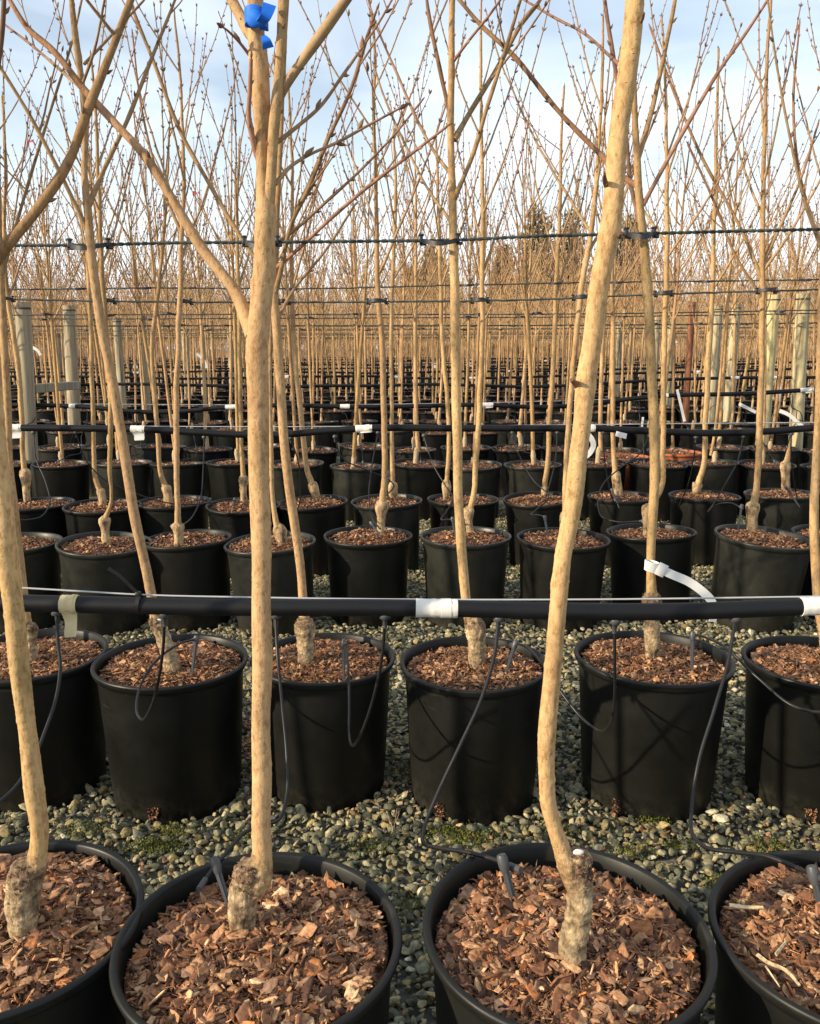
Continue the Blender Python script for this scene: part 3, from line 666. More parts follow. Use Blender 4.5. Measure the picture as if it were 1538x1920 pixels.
explicit_tree('t', (607, 1283, 'f', 0.97), None, [(574, 1242, 32), (573, 1205, 34), (571, 1165, 34)],
    [(572, 1180, 22), (568, 1120, 17), (561, 1040, 17), (549, 960, 17), (534, 840, 17), (526, 720, 17), (519, 620, 16), (514, 550, 15), (516, 470, 14), (520, 380, 11), (527, 250, 9), (533, 100, 8), (540, -60, 6)],
    [([(514, 560, 11), (526, 510, 9), (545, 425, 8), (580, 350, 8), (615, 262, 7), (655, 175, 7), (695, 50, 6), (706, 20, 4)], -.08, TAN * .6, DRK * 1.6, 1.3, 3),
     ([(512, 500, 10), (478, 480, 8), (440, 425, 8), (390, 340, 8), (340, 250, 8), (290, 120, 7), (247, 10, 6), (235, -30, 5)], .10, TAN * .7, BRN * 1.1, 1.1, 1),
     ([(515, 505, 9), (560, 466, 7), (620, 410, 7), (690, 350, 7), (769, 290, 6), (838, 237, 5)], -.14, PNK * 1.4, PNK * 1.2, 1.2, 1),
     ([(518, 458, 8), (560, 425, 6), (610, 380, 6), (675, 320, 5), (740, 252, 4), (790, 190, 4)], .10, BRN, PNK, 1.1, 1),
     ([(520, 600, 7), (550, 545, 6), (610, 470, 5), (665, 385, 4)], .2, BRN * 1.2, BRN, 1)],
    'second row tree right of the thick front trunk, its lead shoot dark and bent', G2, 2, seed=13)
explicit_tree('t', (890, 1296, 'f', 0.99), None, [(894, 1248, 33), (894, 1205, 35), (890, 1165, 34)],
    [(884, 1180, 20), (873, 1120, 18), (870, 1080, 18), (864, 1010, 18), (860, 930, 17), (857, 780, 18), (854, 640, 17), (852, 520, 17), (850, 440, 16), (849, 375, 15), (846, 300, 13), (846, 200, 13), (847, 100, 12), (848, 0, 11), (849, -120, 8)],
    [([(851, 375, 12), (862, 350, 9), (884, 298, 9), (914, 200, 8), (946, 100, 7), (976, 0, 6), (990, -50, 5)], -.10, TAN * .75, BRN, 1.1, 1),
     ([(852, 262, 12), (879, 215, 10), (934, 125, 9), (984, 35, 8), (1012, 0, 5), (1030, -30, 4)], .12, TAN * .65, BRN, 1.1, 2),
     ([(846, 220, 10), (836, 180, 8), (824, 125, 8), (804, 25, 7), (798, -20, 5)], .02, BRN, DRK * 1.5, 1.2, 1),
     ([(848, 330, 8), (815, 285, 6), (780, 220, 6), (750, 150, 5), (715, 70, 4), (690, 0, 3)], .15, TAN * .7, PNK, 1.1, 1),
     ([(850, 115, 7), (880, 75, 5), (920, 25, 5), (945, -10, 4)], -.1, PNK, PNK, 1.1),
     ([(845, 415, 7), (800, 350, 5), (769, 290, 5), (720, 180, 4), (700, 120, 4)], .25, TAN * .7, BRN, 1)],
    'upright second row tree above the white tape on the nearest pipe, at the centre', G2, 2, seed=14)
explicit_tree('t', (1225, 1286, 'f', 1.02), None, [(1224, 1235, 29), (1223, 1190, 30), (1223, 1145, 31), (1222, 1118, 34)],
    [(1222, 1122, 20), (1221, 1080, 17), (1222, 1000, 17), (1228, 900, 18), (1226, 780, 19), (1222, 700, 18), (1218, 600, 18), (1212, 520, 17), (1208, 450, 16), (1202, 400, 15), (1197, 350, 14), (1195, 290, 12), (1190, 200, 11), (1187, 100, 9), (1185, 0, 8), (1184, -100, 7)],
    [([(1196, 298, 11), (1206, 268, 9), (1221, 215, 8), (1244, 110, 8), (1266, 0, 7), (1275, -60, 5)], .10, TAN * .7, BRN, 1.2, 1),
     ([(1203, 432, 9), (1194, 395, 8), (1184, 350, 8), (1174, 250, 7), (1156, 140, 8), (1134, 0, 7), (1128, -50, 5)], .12, DRK * 1.8, DRK * 1.5, 1.2, 0),
     ([(1198, 350, 12), (1170, 332, 10), (1139, 302, 10), (1049, 210, 9), (959, 100, 9), (900, 45, 8), (862, 0, 7), (845, -20, 6)], .15, DRK * 2.0, BRN * .9, 1.2, 1),
     ([(1206, 385, 9), (1230, 340, 8), (1294, 225, 8), (1344, 140, 7), (1400, 60, 6), (1440, 0, 5), (1460, -30, 4)], -.05, PNK * 1.2, PNK * 1.1, 1.2, 2),
     ([(1192, 150, 8), (1144, 105, 6), (1095, 62, 5), (1044, 35, 5), (984, 0, 4)], .2, PNK, PNK * .9, 1.2)],
    'second row tree wearing a long white loop label below knee height', G2, 2, seed=15)
explicit_tree('t', (1545, 1296, 'f', 1.0), None, [(1560, 1240, 28), (1556, 1185, 30)],
    [(1548, 1200, 18), (1536, 1140, 16), (1530, 1060, 16), (1527, 950, 16), (1532, 850, 15), (1538, 700, 14), (1545, 500, 14), (1550, 300, 10), (1556, 100, 8), (1560, -60, 6)],
    [([(1546, 480, 8), (1510, 380, 6), (1480, 250, 5), (1452, 90, 4), (1440, 0, 3)], -.05, TAN * .7, BRN, 1.1, 2)],
    'second row tree cut by the right picture edge beside a white taped pipe joint', G2, 2, seed=16)

# third row
EXB = lambda pts, d1=0.1, c=TAN * .7: (pts, d1, c, PNK, 1.1, 1)
explicit_tree('t', (26, 1036, 'f', .98), None, [(12, 1020, 16), (10, 985, 17)], [(8, 990, 11), (4, 900, 10), (2, 780, 10), (4, 560, 9), (0, 400, 7), (-6, 200, 5), (-10, 90, 4)], [],
    'third row tree at the left edge, its trunk beside a pot half out of view', G3, 3, extra=5, seed=21)
explicit_tree('t', (190, 1036, 'f', .98), None, [(201, 1022, 18), (198, 995, 16), (195, 972, 20)], [(196, 975, 12), (203, 958, 8), (206, 860, 9), (207, 780, 9), (203, 690, 9), (197, 600, 9), (190, 480, 8), (186, 400, 7), (182, 250, 6), (170, 100, 4)], [],
    'third row tree with a pale elbow low on its stem, second pot from the left', G3, 3, (R(2), R(3)), 6, 22)
explicit_tree('t', (355, 1029, 'f', .98), None, [(336, 1020, 17), (335, 1000, 17), (334, 983, 21)], [(334, 985, 13), (333, 950, 11), (331, 840, 11), (331, 740, 11), (335, 640, 10), (338, 560, 10), (341, 450, 9), (344, 380, 8), (342, 250, 6), (337, 130, 5), (330, 50, 4), (328, 20, 3)],
    [EXB([(341, 440, 7), (300, 340, 5), (265, 200, 4), (248, 60, 3)])],
    'straight third row tree behind the leaning second row trunk, rising from a fat ring', G3, 3, (R(-1), R(-2)), 5, 23)
explicit_tree('t', (513, 1035, 'f', .98), None, [(530, 1018, 20), (522, 985, 19)], [(520, 990, 12), (513, 950, 9), (509, 860, 9), (507, 760, 8), (510, 560, 8), (515, 400, 7), (520, 250, 6), (515, 100, 4)], [],
    'third row tree directly behind the thick front trunk, its pot rim glinting', G3, 3, (R(1), R(-2)), 5, 24)
explicit_tree('t', (690, 1022, 'f', .99), None, [(713, 1002, 16), (715, 970, 18), (716, 940, 21)], [(717, 942, 14), (720, 900, 11), (722, 850, 11), (720, 780, 11), (717, 700, 11), (716, 620, 10), (709, 560, 10), (707, 480, 9), (706, 400, 8), (705, 300, 7), (700, 200, 6), (703, 100, 5), (697, 30, 4), (695, 10, 3)], [],
    'third row tree with a shaggy graft scar, in the pot left of the centre trunk', G3, 3, (0, 0), 6, 25)
explicit_tree('t', (873, 1023, 'f', 1.0), None, [(882, 1002, 13), (879, 975, 15), (879, 952, 17)], [(881, 955, 11), (887, 930, 10), (894, 850, 10), (898, 780, 10), (902, 680, 9), (905, 600, 9), (904, 560, 9), (905, 450, 8), (904, 300, 7), (902, 150, 6), (902, 20, 4), (902, -10, 3)], [],
    'third row tree tucked just right of the centre trunk', G3, 3, (0, 0), 6, 26)
explicit_tree('t', (1053, 1027, 'f', 1.0), None, [(1062, 1005, 16), (1060, 960, 17)], [(1060, 965, 11), (1063, 860, 10), (1070, 740, 10), (1080, 640, 10), (1094, 520, 11), (1109, 430, 10), (1118, 350, 9), (1124, 250, 7), (1130, 140, 6), (1131, 30, 4)], [],
    'third row tree seen behind the right leaning front trunk', G3, 3, (R(1), R(1)), 5, 27)
explicit_tree('t', (1228, 1015, 'f', 1.0), None, [(1212, 1005, 13), (1212, 975, 14), (1214, 948, 16)], [(1216, 952, 11), (1236, 925, 10), (1243, 840, 10), (1245, 700, 10), (1247, 600, 10), (1249, 520, 9), (1251, 440, 9), (1251, 300, 7), (1248, 150, 5), (1240, 30, 4)], [],
    'third row tree with a stubby base behind the trunk with the loop label', G3, 3, (R(-2), R(-2)), 5, 28)
explicit_tree('t', (1419, 1024, 'f', 1.03), None, [(1410, 990, 20), (1411, 965, 20), (1412, 945, 24)], [(1413, 948, 15), (1419, 920, 12), (1423, 850, 12), (1425, 780, 12), (1428, 700, 11), (1428, 640, 11), (1430, 560, 11), (1430, 480, 10), (1431, 400, 9), (1433, 300, 8), (1436, 200, 7), (1440, 80, 6), (1446, -10, 5)],
    [EXB([(1428, 522, 8), (1390, 430, 6), (1319, 300, 6), (1269, 185, 5), (1219, 50, 4)]), EXB([(1432, 490, 8), (1470, 410, 6), (1500, 340, 5), (1535, 230, 4)]), EXB([(1430, 560, 7), (1380, 480, 5), (1340, 380, 5), (1290, 270, 4)], -.1)],
    'third row tree in the high mounded pot with a grey stake, near the right side', G3, 3, (R(2), R(4)), 5, 29)
explicit_tree('t', (1575, 1018, 'f', 1.0), None, [(1572, 1000, 16), (1572, 960, 18)], [(1572, 965, 11), (1575, 850, 11), (1570, 700, 11), (1565, 500, 10), (1560, 350, 8), (1555, 100, 5)],
    [EXB([(1566, 520, 8), (1530, 430, 6), (1500, 330, 6), (1488, 200, 5), (1500, 40, 3)])],
    'third row tree at the right edge, only its pot rim and outer twigs showing', G3, 3, (0, 0), 5, 30)

# fourth row
R4 = [((68, 956), (R(0), R(-1)), [(52, 944, 14), (49, 915, 13), (47, 880, 15)], [(46, 885, 10), (43, 850, 9), (41, 780, 9), (35, 700, 9), (25, 620, 9), (12, 540, 8), (8, 420, 7), (10, 300, 6), (4, 180, 4)], 'slim fourth row tree near the left edge, its tie high above'),
      ((190, 960), (R(1), R(1)), [(194, 948, 14), (191, 930, 15), (188, 918, 14)], [(190, 925, 10), (180, 900, 9), (176, 850, 8), (175, 780, 8), (172, 700, 8), (170, 600, 8), (165, 480, 7), (160, 330, 5), (168, 200, 4)], 'fourth row tree with a dark crooked foot, left of the leaning trunk'),
      ((325, 952), (0, 0), [(317, 945, 17), (315, 925, 17), (311, 912, 18)], [(312, 916, 12), (302, 890, 9), (297, 830, 9), (293, 780, 9), (287, 700, 8), (285, 650, 8), (290, 600, 8), (300, 520, 7), (310, 400, 6), (318, 240, 4)], 'fourth row tree with a white dab on its graft, behind the tall ringed one'),
      ((457, 958), (R(2), 0), [(458, 945, 14), (457, 915, 13), (457, 893, 15)], [(457, 898, 10), (454, 860, 8), (452, 780, 8), (450, 700, 8), (448, 560, 8), (445, 400, 6), (450, 260, 4)], 'fourth row tree just left of the thick front trunk'),
      ((591, 953), (R(1), R(-3)), [(593, 930, 15), (589, 918, 19), (585, 906, 17)], [(586, 910, 12), (577, 885, 10), (570, 830, 10), (562, 760, 10), (555, 690, 10), (549, 600, 9), (547, 500, 8), (548, 380, 7), (545, 240, 5), (540, 150, 4)], 'fourth row tree with a dark swollen bent foot, left of centre'),
      ((729, 950), (R(1), R(-2)), [(738, 935, 14), (737, 905, 14)], [(737, 910, 9), (736, 860, 8), (735, 780, 7), (734, 640, 7), (737, 500, 7), (742, 380, 6), (738, 240, 4)], 'fourth row tree low behind the shaggy grafted trunk'),
      ((868, 947), (0, 0), [(836, 935, 12), (838, 900, 12)], [(838, 905, 8), (842, 840, 8), (838, 740, 8), (830, 640, 8), (826, 520, 7), (822, 400, 6), (818, 260, 4)], 'fourth row tree just left of the upright centre trunk'),
      ((1016, 945), (R(2), R(-3)), [(1020, 928, 13), (1022, 912, 11)], [(1022, 915, 10), (1028, 850, 9), (1031, 780, 9), (1037, 700, 9), (1042, 560, 8), (1046, 470, 8), (1050, 400, 7), (1053, 250, 5), (1058, 160, 4)], 'fourth row tree with a straight stem left of the right leaning front trunk'),
      ((1169, 942), (R(-1), 0), [(1160, 930, 20), (1157, 905, 18), (1154, 885, 15)], [(1154, 890, 11), (1151, 855, 9), (1149, 780, 9), (1149, 700, 9), (1150, 600, 8), (1147, 520, 8), (1150, 380, 7), (1152, 220, 4)], 'fourth row tree with a broad foot, before the orange pots'),
      ((1322, 940), (R(-1), R(0)), [(1307, 926, 15), (1307, 915, 18), (1309, 907, 18)], [(1309, 910, 12), (1318, 880, 10), (1322, 800, 10), (1326, 740, 10), (1331, 640, 10), (1335, 580, 9), (1338, 460, 8), (1342, 330, 7), (1345, 180, 5), (1348, 90, 4)], 'fourth row tree rising from a round knuckle, right of the labelled trunk'),
      ((1466, 936), (R(-1), R(-1)), [(1474, 917, 16), (1473, 890, 16), (1473, 868, 18)], [(1474, 872, 12), (1479, 850, 8), (1482, 838, 5), (1483, 828, 2)], 'broken fourth row tree cut off to a short pointed stub'),
      ((1600, 936), (0, 0), [(1606, 915, 15), (1606, 880, 15)], [(1606, 885, 9), (1600, 700, 9), (1590, 500, 8), (1580, 300, 5)], 'fourth row tree just beyond the right edge, only branches reaching in')]
for k, ((cx, yf), tl, rp, tp, lb) in enumerate(R4):
    explicit_tree('t', (cx, yf, 'f', .985), None, rp, tp, [], lb, G4, 3, tl, 0 if 'stub' in lb else 6, 40 + k, leader_buds='stub' not in lb)

# ------------------------------------------------------------------ generic trees for the rows behind
def proto_tree(seed, detail):
    gg = np.random.default_rng(seed); tr, cr_ = MB(), MB()
    sides = (9, 6, 4)[detail]
    x0, y0 = gg.uniform(-.03, .03, 2); hr = gg.uniform(.07, .14); lean = gg.normal(0, .034, 2)
    # rootstock
    z0 = PH - .05
    col = ROOTC
    tube(tr, [(x0, y0, z0), (x0 * .9, y0, z0 + hr * .6), (x0 * .8 + .004, y0, z0 + hr), (x0 * .8 + .006, y0, z0 + hr + .03)], [.0195, .0165, .0185, .011], sides, col_path(4, col * .8, col))
    n = (26, 18, 7)[detail]; H = gg.uniform(2.45, 2.95); z = np.linspace(z0 + hr, H, n); t = (z - z[0]) / (H - z[0])
    off = gg.choice([-1, 1]) * gg.uniform(.0, .03)
    ang = gg.uniform(0, 6.28); kx = off * np.exp(-t * 14)
    wob = np.stack([np.sin(t * gg.uniform(5, 12) + gg.uniform(0, 6)), np.sin(t * gg.uniform(5, 12) + gg.uniform(0, 6))], -1) * .010 + np.convolve(gg.normal(0, .003, n), [.3, .4, .3], 'same')[:, None]
    P = np.stack([x0 * .8 + kx * math.cos(ang) + lean[0] * t * 2 + wob[:, 0] * t, y0 + kx * math.sin(ang) + lean[1] * t * 2 + wob[:, 1] * t, z], -1)
    rad = .0125 * gg.uniform(.72, 1.25) * (1 - .25 * t) * np.where(t > .42, 1 - .85 * (t - .42) / .58, 1)
    tube(tr, P, np.maximum(rad, .0016), sides, TAN * gg.uniform(.78, 1.12) * np.array([1, gg.uniform(.96, 1.03), gg.uniform(.9, 1.1)]) * (1 - t[:, None] ** 2 * .4) * [1, .96, .92])
    if detail < 2: add_buds(cr_, P[n // 2:], rad[n // 2:], .04 if detail == 0 else .06, .012 if detail == 0 else .015, seed, .1, 4)
    nb = gg.integers(10, 14) if detail < 2 else 14
    for k in range(nb):
        zz = gg.uniform(1.30, 1.62) if k < 5 else gg.uniform(1.6, 2.2)
        i = int(np.argmin(abs(z - zz))); az = k * 2.4 + gg.uniform(-.5, .5)
        L_ = gg.uniform(.65, 1.15) * (1.0 if k < 5 else .65)
        if detail == 0: rnd_branch(cr_, P[i], gg.uniform(.32, .72), az, L_, .0055, seed * 50 + k, TAN * .85, BRN * 1.3 if k % 3 else PNK * 1.2, 5, 11, (.034, .014), 1)
        elif detail == 1: rnd_branch(cr_, P[i], gg.uniform(.42, .75), az, L_, .0052, seed * 50 + k, TAN * 1.0, BRN * 2.0, 4, 7, (.07, .018), 3)
        else: rnd_branch(cr_, P[i], gg.uniform(.42, .75), az, L_, .007, seed * 50 + k, TAN * 1.15, TAN * .9, 3, 4, None, 3)
    return tr, cr_
PA = [proto_tree(500 + k, 0) for k in range(8)]; PB = [proto_tree(600 + k, 1) for k in range(8)]; PC = [proto_tree(700 + k, 2) for k in range(9)]
def protos_to_mesh(PP, mt, mc):
    o = []
    for a, b in PP:
        ma, mb_ = a.mesh('trunk'), b.mesh('crown'); ma.materials.append(mt); mb_.materials.append(mc); o.append((ma, mb_))
    return o
MA = protos_to_mesh(PA, M_BARK, M_TWIG); MBm = protos_to_mesh(PB, M_FAR, M_FAR)
def make_generic(variant, pot_me, mulch_me, pair):
    t = empty('potted_tree', (0, 0, 0)); place('pot', pot_me, t); place('bark_mulch', mulch_me, t)
    place('trunk', pair[0], t); place('crown', pair[1], t); return t
LIB = {}
def generic(loc, rz, level, variant, sc, label, group, tilt=(0, 0)):
    key = (level, variant)
    if key not in LIB:
        LIB[key] = make_generic(variant, POTS[3 + variant % 4] if level == 0 else POTS[7], MULCH4[variant % 3] if level == 0 else MULCH5[0], (MA if level == 0 else MBm)[variant])
        t = LIB[key]; kids = list(t.children)
    else:
        t = LIB[key].copy(); S.collection.objects.link(t); kids = []
        for ch in LIB[key].children:
            if ch.name.split('.')[0] not in ('pot', 'bark_mulch', 'trunk', 'crown'): continue
            c = ch.copy(); S.collection.objects.link(c); c.parent = t; kids.append(c)
    t.location = tuple(loc); t.rotation_euler = (0, 0, rz); t.scale = (sc,) * 3
    for c in kids:
        if c.name.startswith(('pot', 'bark')): c.rotation_euler = (tilt[0], tilt[1], 0)
    tag(t, label, 'potted tree', group); return t

ORD = ['zeroth', 'first', 'second', 'third', 'fourth', 'fifth', 'sixth', 'seventh', 'eighth', 'ninth', 'tenth', 'eleventh', 'twelfth', 'thirteenth', 'fourteenth', 'fifteenth', 'sixteenth', 'seventeenth', 'eighteenth', 'nineteenth', 'twentieth', 'twenty-first', 'twenty-second', 'twenty-third', 'twenty-fourth', 'twenty-fifth']
rows = []          # (row number, depth)
for k in range(3, 26):
    f = D(6.75 + (k - 3) * 2.72)
    rows += [(2 * k - 1, f), (2 * k, f + .95)]
far = MB(); fp = MB(); lathe(fp, [(.16, 0), (.186, PH - .03), (.2, PH - .018), (.2, PH), (.186, PH - .001), (.18, PH - .05)], 9, (.012, .013, .012))
a9 = np.linspace(0, 2 * math.pi, 9, endpoint=False)
fm = MB(); fm.add(np.vstack([np.stack([.184 * np.cos(a9), .184 * np.sin(a9), np.full(9, PH - .03)], -1), [[0, 0, PH - .005]]]), np.stack([np.arange(9), (np.arange(9) + 1) % 9, np.full(9, 9)], -1), (.24, .11, .06))
def add_far(x, y, g, protos):
    a, b = protos[g.integers(0, len(protos))]; s = g.uniform(.93, 1.06); M = (rotz(g.uniform(0, 6.28)) * s, np.array([x, y, 0.]))
    far.merge(fp, M); far.merge(fm, M); far.merge(a, M); far.merge(b, M)
SP_ = 0.415; count = 30; INDIV = []
def hidden_by_post(x, y): return False
for rn, d in rows:
    gg = np.random.default_rng(900 + rn); x = -math.ceil((.55 * d + 1.2) / SP_) * SP_ + gg.uniform(0, SP_); sl = 0.0
    line = []
    while x < .55 * d + 1.2:
        X_, Y_ = x + gg.normal(0, .012), d + gg.normal(0, .03) - .02 * x
        px, py = pix(np.array([X_, Y_, .3])); line.append((X_, Y_, -60 < px < 1598)); x += SP_ * gg.uniform(.985, 1.03)
    vis = [q for q in line if q[2]]
    indiv = rn <= 14 and count + len(vis) <= 316
    if indiv: count += len(vis)
    k = 0
    for X_, Y_, v in line:
        if v and indiv:
            k += 1
            if rn <= 8:
                lab = f'bare potted tree, {ORD[k]} from the left in the {ORD[rn]} row of black pots'; grp = f'young trees in the {ORD[rn]} row of pots'
            else:
                lab = f'distant bare potted tree somewhere along the {ORD[rn]} row of pots'; grp = f'young trees in the {ORD[rn]} row of pots'
            lv = 0 if rn <= 8 else 1
            o = generic((X_, Y_, 0), gg.uniform(0, 6.28), lv, int(gg.integers(0, 8)), gg.uniform(.96, 1.05), lab, grp, (gg.normal(0, R(1.6)), gg.normal(0, R(1.6))) if rn <= 8 else (0, 0))
            INDIV.append((rn, X_, Y_))
        else:
            if d < 66: add_far(X_, Y_, gg, PC if d > 24 else PC)
for t_, px_, py_ in ((5, 293, 1538), (7, 825, 1532), (8, 1160, 1527), (9, 1517, 1552)):
    tr_ = [o for o in bpy.data.objects if o.name.startswith('potted_tree') and o.parent is None and np.linalg.norm(np.array(o.location) - TREEROWS[t_][0]) < 1e-5][0]
    c = TREEROWS[t_][0]; gg = np.random.default_rng(t_); zz = .030; r_ = .1690
    dx = at(px_, py_, c[1] - .15)[0] - c[0]; a0 = -math.acos(max(-.95, min(.95, dx / r_))); n = 46
    aa = a0 + gg.uniform(-.075, .075, n); z_ = zz + gg.uniform(-.020, .022, n); Ls_ = gg.uniform(.002, .006, n)
    mb = MB(); scatter(mb, CHIPS, c + np.stack([r_ * np.cos(aa), r_ * np.sin(aa), z_], -1), rand_rots(n, None, gg), np.stack([Ls_, Ls_ * .6, Ls_ * .4], -1), chip_cols(n, gg) * .9, gg)
    mb.build('drain_hole', M_CHIP, [q for q in tr_.children if q.name.startswith('pot')][0], smooth=False, org=tuple(c)).matrix_parent_inverse = ([q for q in tr_.children if q.name.startswith('pot')][0].matrix_basis).inverted()
# neighbours of the near rows beyond both picture edges
gg = np.random.default_rng(77)
for d, x0, x1 in ((1.03, -.96, .98), (2.06, -1.40, 1.45), (3.54, -2.2, 2.3), (4.45, -2.55, 2.85)):
    for k in range(4):
        add_far(x0 - k * .42 + (-.02), d, gg, PA[:4]); add_far(x1 + k * .42, d, gg, PA[:4])
far.build('tree_rows', M_FAR, label='endless rows of bare potted trees running back to the horizon', cat='tree rows', kind='stuff')

# ------------------------------------------------------------------ gravel
POTPOS = [tuple(l[:2]) for l, _ in TREEROWS] + [(x, y) for r_, x, y in INDIV if r_ <= 6]
POTPOS = np.array(POTPOS)
def stone_protos(sub, n, seed):
    P = []
    for k in range(n):
        V, F = ico(sub); gg = np.random.default_rng(seed + k); D = V.copy()
        for j in range(9):
            dv = gg.normal(size=3); dv /= np.linalg.norm(dv); c = gg.uniform(.42, .85); pr = D @ dv
            D -= np.maximum(pr - c, 0)[:, None] * dv * .85
        P.append((D, F))
    return P
SA, SB = stone_protos(2, 8, 50), stone_protos(1, 8, 80)
STC = np.array([[.19, .195, .150], [.25, .245, .18], [.145, .155, .125], [.31, .29, .21], [.23, .20, .125], [.38, .35, .26], [.17, .185, .16], [.31, .26, .145], [.11, .115, .095]])
grv = MB()
def stones(x0, x1, y0, y1, sp, protos, smin, smax, lift, frac=1.0, seed=0):
    gg = np.random.default_rng(seed)
    nx, ny = int((x1 - x0) / sp), int((y1 - y0) / sp); X, Y = np.meshgrid(np.arange(nx) * sp + x0, np.arange(ny) * sp + y0)
    X = X.ravel() + gg.uniform(-.5, .5, X.size) * sp; Y = Y.ravel() + gg.uniform(-.5, .5, Y.size) * sp
    k = gg.uniform(size=X.size) < frac
    k &= np.abs(X) < .52 * Y + .32
    X, Y = X[k], Y[k]
    dm = np.full(len(X), 9.)
    for p in POTPOS: dm = np.minimum(dm, np.hypot(X - p[0], Y - p[1]))
    k = dm > .168; X, Y = X[k], Y[k]; n = len(X)
    s = smin + (smax - smin) * gg.uniform(0, 1, n) ** 1.7
    scl = np.stack([s * gg.uniform(.95, 1.6, n), s * gg.uniform(.65, 1.1, n), s * gg.uniform(.40, .8, n)], -1)
    pos = np.stack([X, Y, scl[:, 2] * .55 + lift * gg.uniform(0, 1, n)], -1)
    c = STC[gg.integers(0, len(STC), n)] * gg.uniform(.7, 1.25, (n, 1))
    lite = gg.uniform(size=n) < .03; c[lite] = np.array([.55, .53, .47]) * gg.uniform(.8, 1.1, (lite.sum(), 1))
    c = c * np.array([1.10, 1.03, .82])
    scatter(grv, protos, pos, rand_rots(n, .6, gg), scl, c, gg)
stones(-1.6, 1.6, .62, 3.0, .0160, SA, .0050, .0125, .012, 1, 1)
stones(-1.6, 1.6, .62, 3.0, .028, SA, .006, .0170, .020, .75, 2)
stones(-3.1, 3.1, 3.0, 6.2, .021, SB, .008, .0155, .012, 1, 3)
stones(-3.1, 3.1, 3.0, 6.2, .040, SB, .010, .018, .020, .7, 4)
grv.build('gravel', M_STONE, smooth=False, label='grey and olive pebbles spread over the ground between the pots', cat='gravel', kind='stuff')

# moss on the stones and spilt bark
moss = MB(); gg = np.random.default_rng(5)
for (mx_, my_, rr, n) in ((290, 1590, .05, 700), (330, 1560, .035, 350), (875, 1575, .06, 900), (830, 1560, .03, 300), (1190, 1600, .04, 350), (1360, 1660, .04, 400), (600, 1620, .04, 200), (770, 1700, .03, 200), (1225, 1540, .04, 300), (640, 1150, .05, 200), (1130, 1420, .05, 350), (460, 1570, .03, 200), (700, 1590, .05, 400), (1050, 1560, .04, 250), (150, 1560, .05, 350), (1440, 1590, .05, 400), (765, 1450, .05, 300), (1270, 1590, .03, 250)):
    c = on_z(mx_, my_, 0.012); q = gg.normal(0, rr * .5, (n, 2)) * [1.4, .8]; pos = np.stack([c[0] + q[:, 0], c[1] + q[:, 1], .012 + gg.uniform(0, .012, n)], -1)
    V = np.array([[-.5, 0, 0], [.5, 0, 0], [0, 0, 1.6], [0, -.5, .2]]); F = np.array([[0, 1, 2], [0, 3, 2], [3, 1, 2]])
    s = gg.uniform(.0015, .0045, (n, 1)) * np.ones(3)
    scatter(moss, [(V, F)], pos, rand_rots(n, .7, gg), s, np.array([.13, .145, .028]) * gg.uniform(.6, 1.6, (n, 1)) * [1, 1, 1], gg)
moss.build('moss', M_MOSS, label='yellow green moss in small patches on the pebbles', cat='moss', kind='stuff')
sb = MB(); n = 520
cs = [(460, 1400, .06), (445, 1360, .04), (700, 1500, .1), (1180, 1540, .12), (930, 1560, .2), (820, 1100, .08), (1480, 1560, .1), (310, 1680, .1), (600, 1160, .1)]
pos = []
for k in range(n):
    a_, b_, r_ = cs[gg.choice(len(cs), p=np.array([6, 4, 1, 1, 1, 2, 1, 1, 1]) / 18)]; c = on_z(a_, b_, .02); pos.append([c[0] + gg.normal(0, r_), c[1] + gg.normal(0, r_ * .8), .022 + gg.uniform(0, .008)])
pos = np.array(pos); dm = np.min(np.hypot(pos[:, None, 0] - POTPOS[None, :, 0], pos[:, None, 1] - POTPOS[None, :, 1]), 1); pos = pos[dm > .175]; n = len(pos)
Ls = gg.uniform(.004, .013, n); scatter(sb, CHIPS, pos, rand_rots(n, .5, gg), np.stack([Ls, Ls * .6, Ls * .2], -1), chip_cols(n, gg), gg)
sb.build('spilt_bark', M_CHIP, smooth=False, label='loose bark chips spilt on the gravel between the pots', cat='bark chips', kind='stuff')

# dried weeds standing in the gravel
def weed(px, py, h, n, label, seed):
    gg = np.random.default_rng(seed); c = on_z(px, py, .01); mb = MB()
    for k in range(n):
        a = gg.uniform(0, 6.28); L_ = h * gg.uniform(.4, 1); q = [c + np.array([gg.normal(0, .004), gg.normal(0, .004), 0])]
        d_ = np.array([math.cos(a) * .35, math.sin(a) * .35, 1.0])
        for j in range(5): d_ = d_ + gg.normal(0, .35, 3) * [1, 1, .3]; q.append(q[-1] + d_ / np.linalg.norm(d_) * L_ / 5)
        tube(mb, catmull(np.array(q), 12), np.linspace(.0011, .0004, 12), 4, np.array([.52, .42, .24]) * gg.uniform(.7, 1.1))
    mb.build('dry_weed', M_TWIG, org=c, label=label, cat='weed', group='dried weeds in the gravel')
weed(737, 1570, .075, 14, 'dried pale weed standing between the third and fourth pot of the second row', 1)
weed(1003, 1565, .035, 9, 'small flattened dry weed behind the rim of the right front pot', 2)
weed(16, 1545, .04, 7, 'wispy dry weed at the far left edge behind the leftmost front pot', 3)
weed(250, 1690, .02, 5, 'tiny dry weed in the gap between the two left front pots', 4)

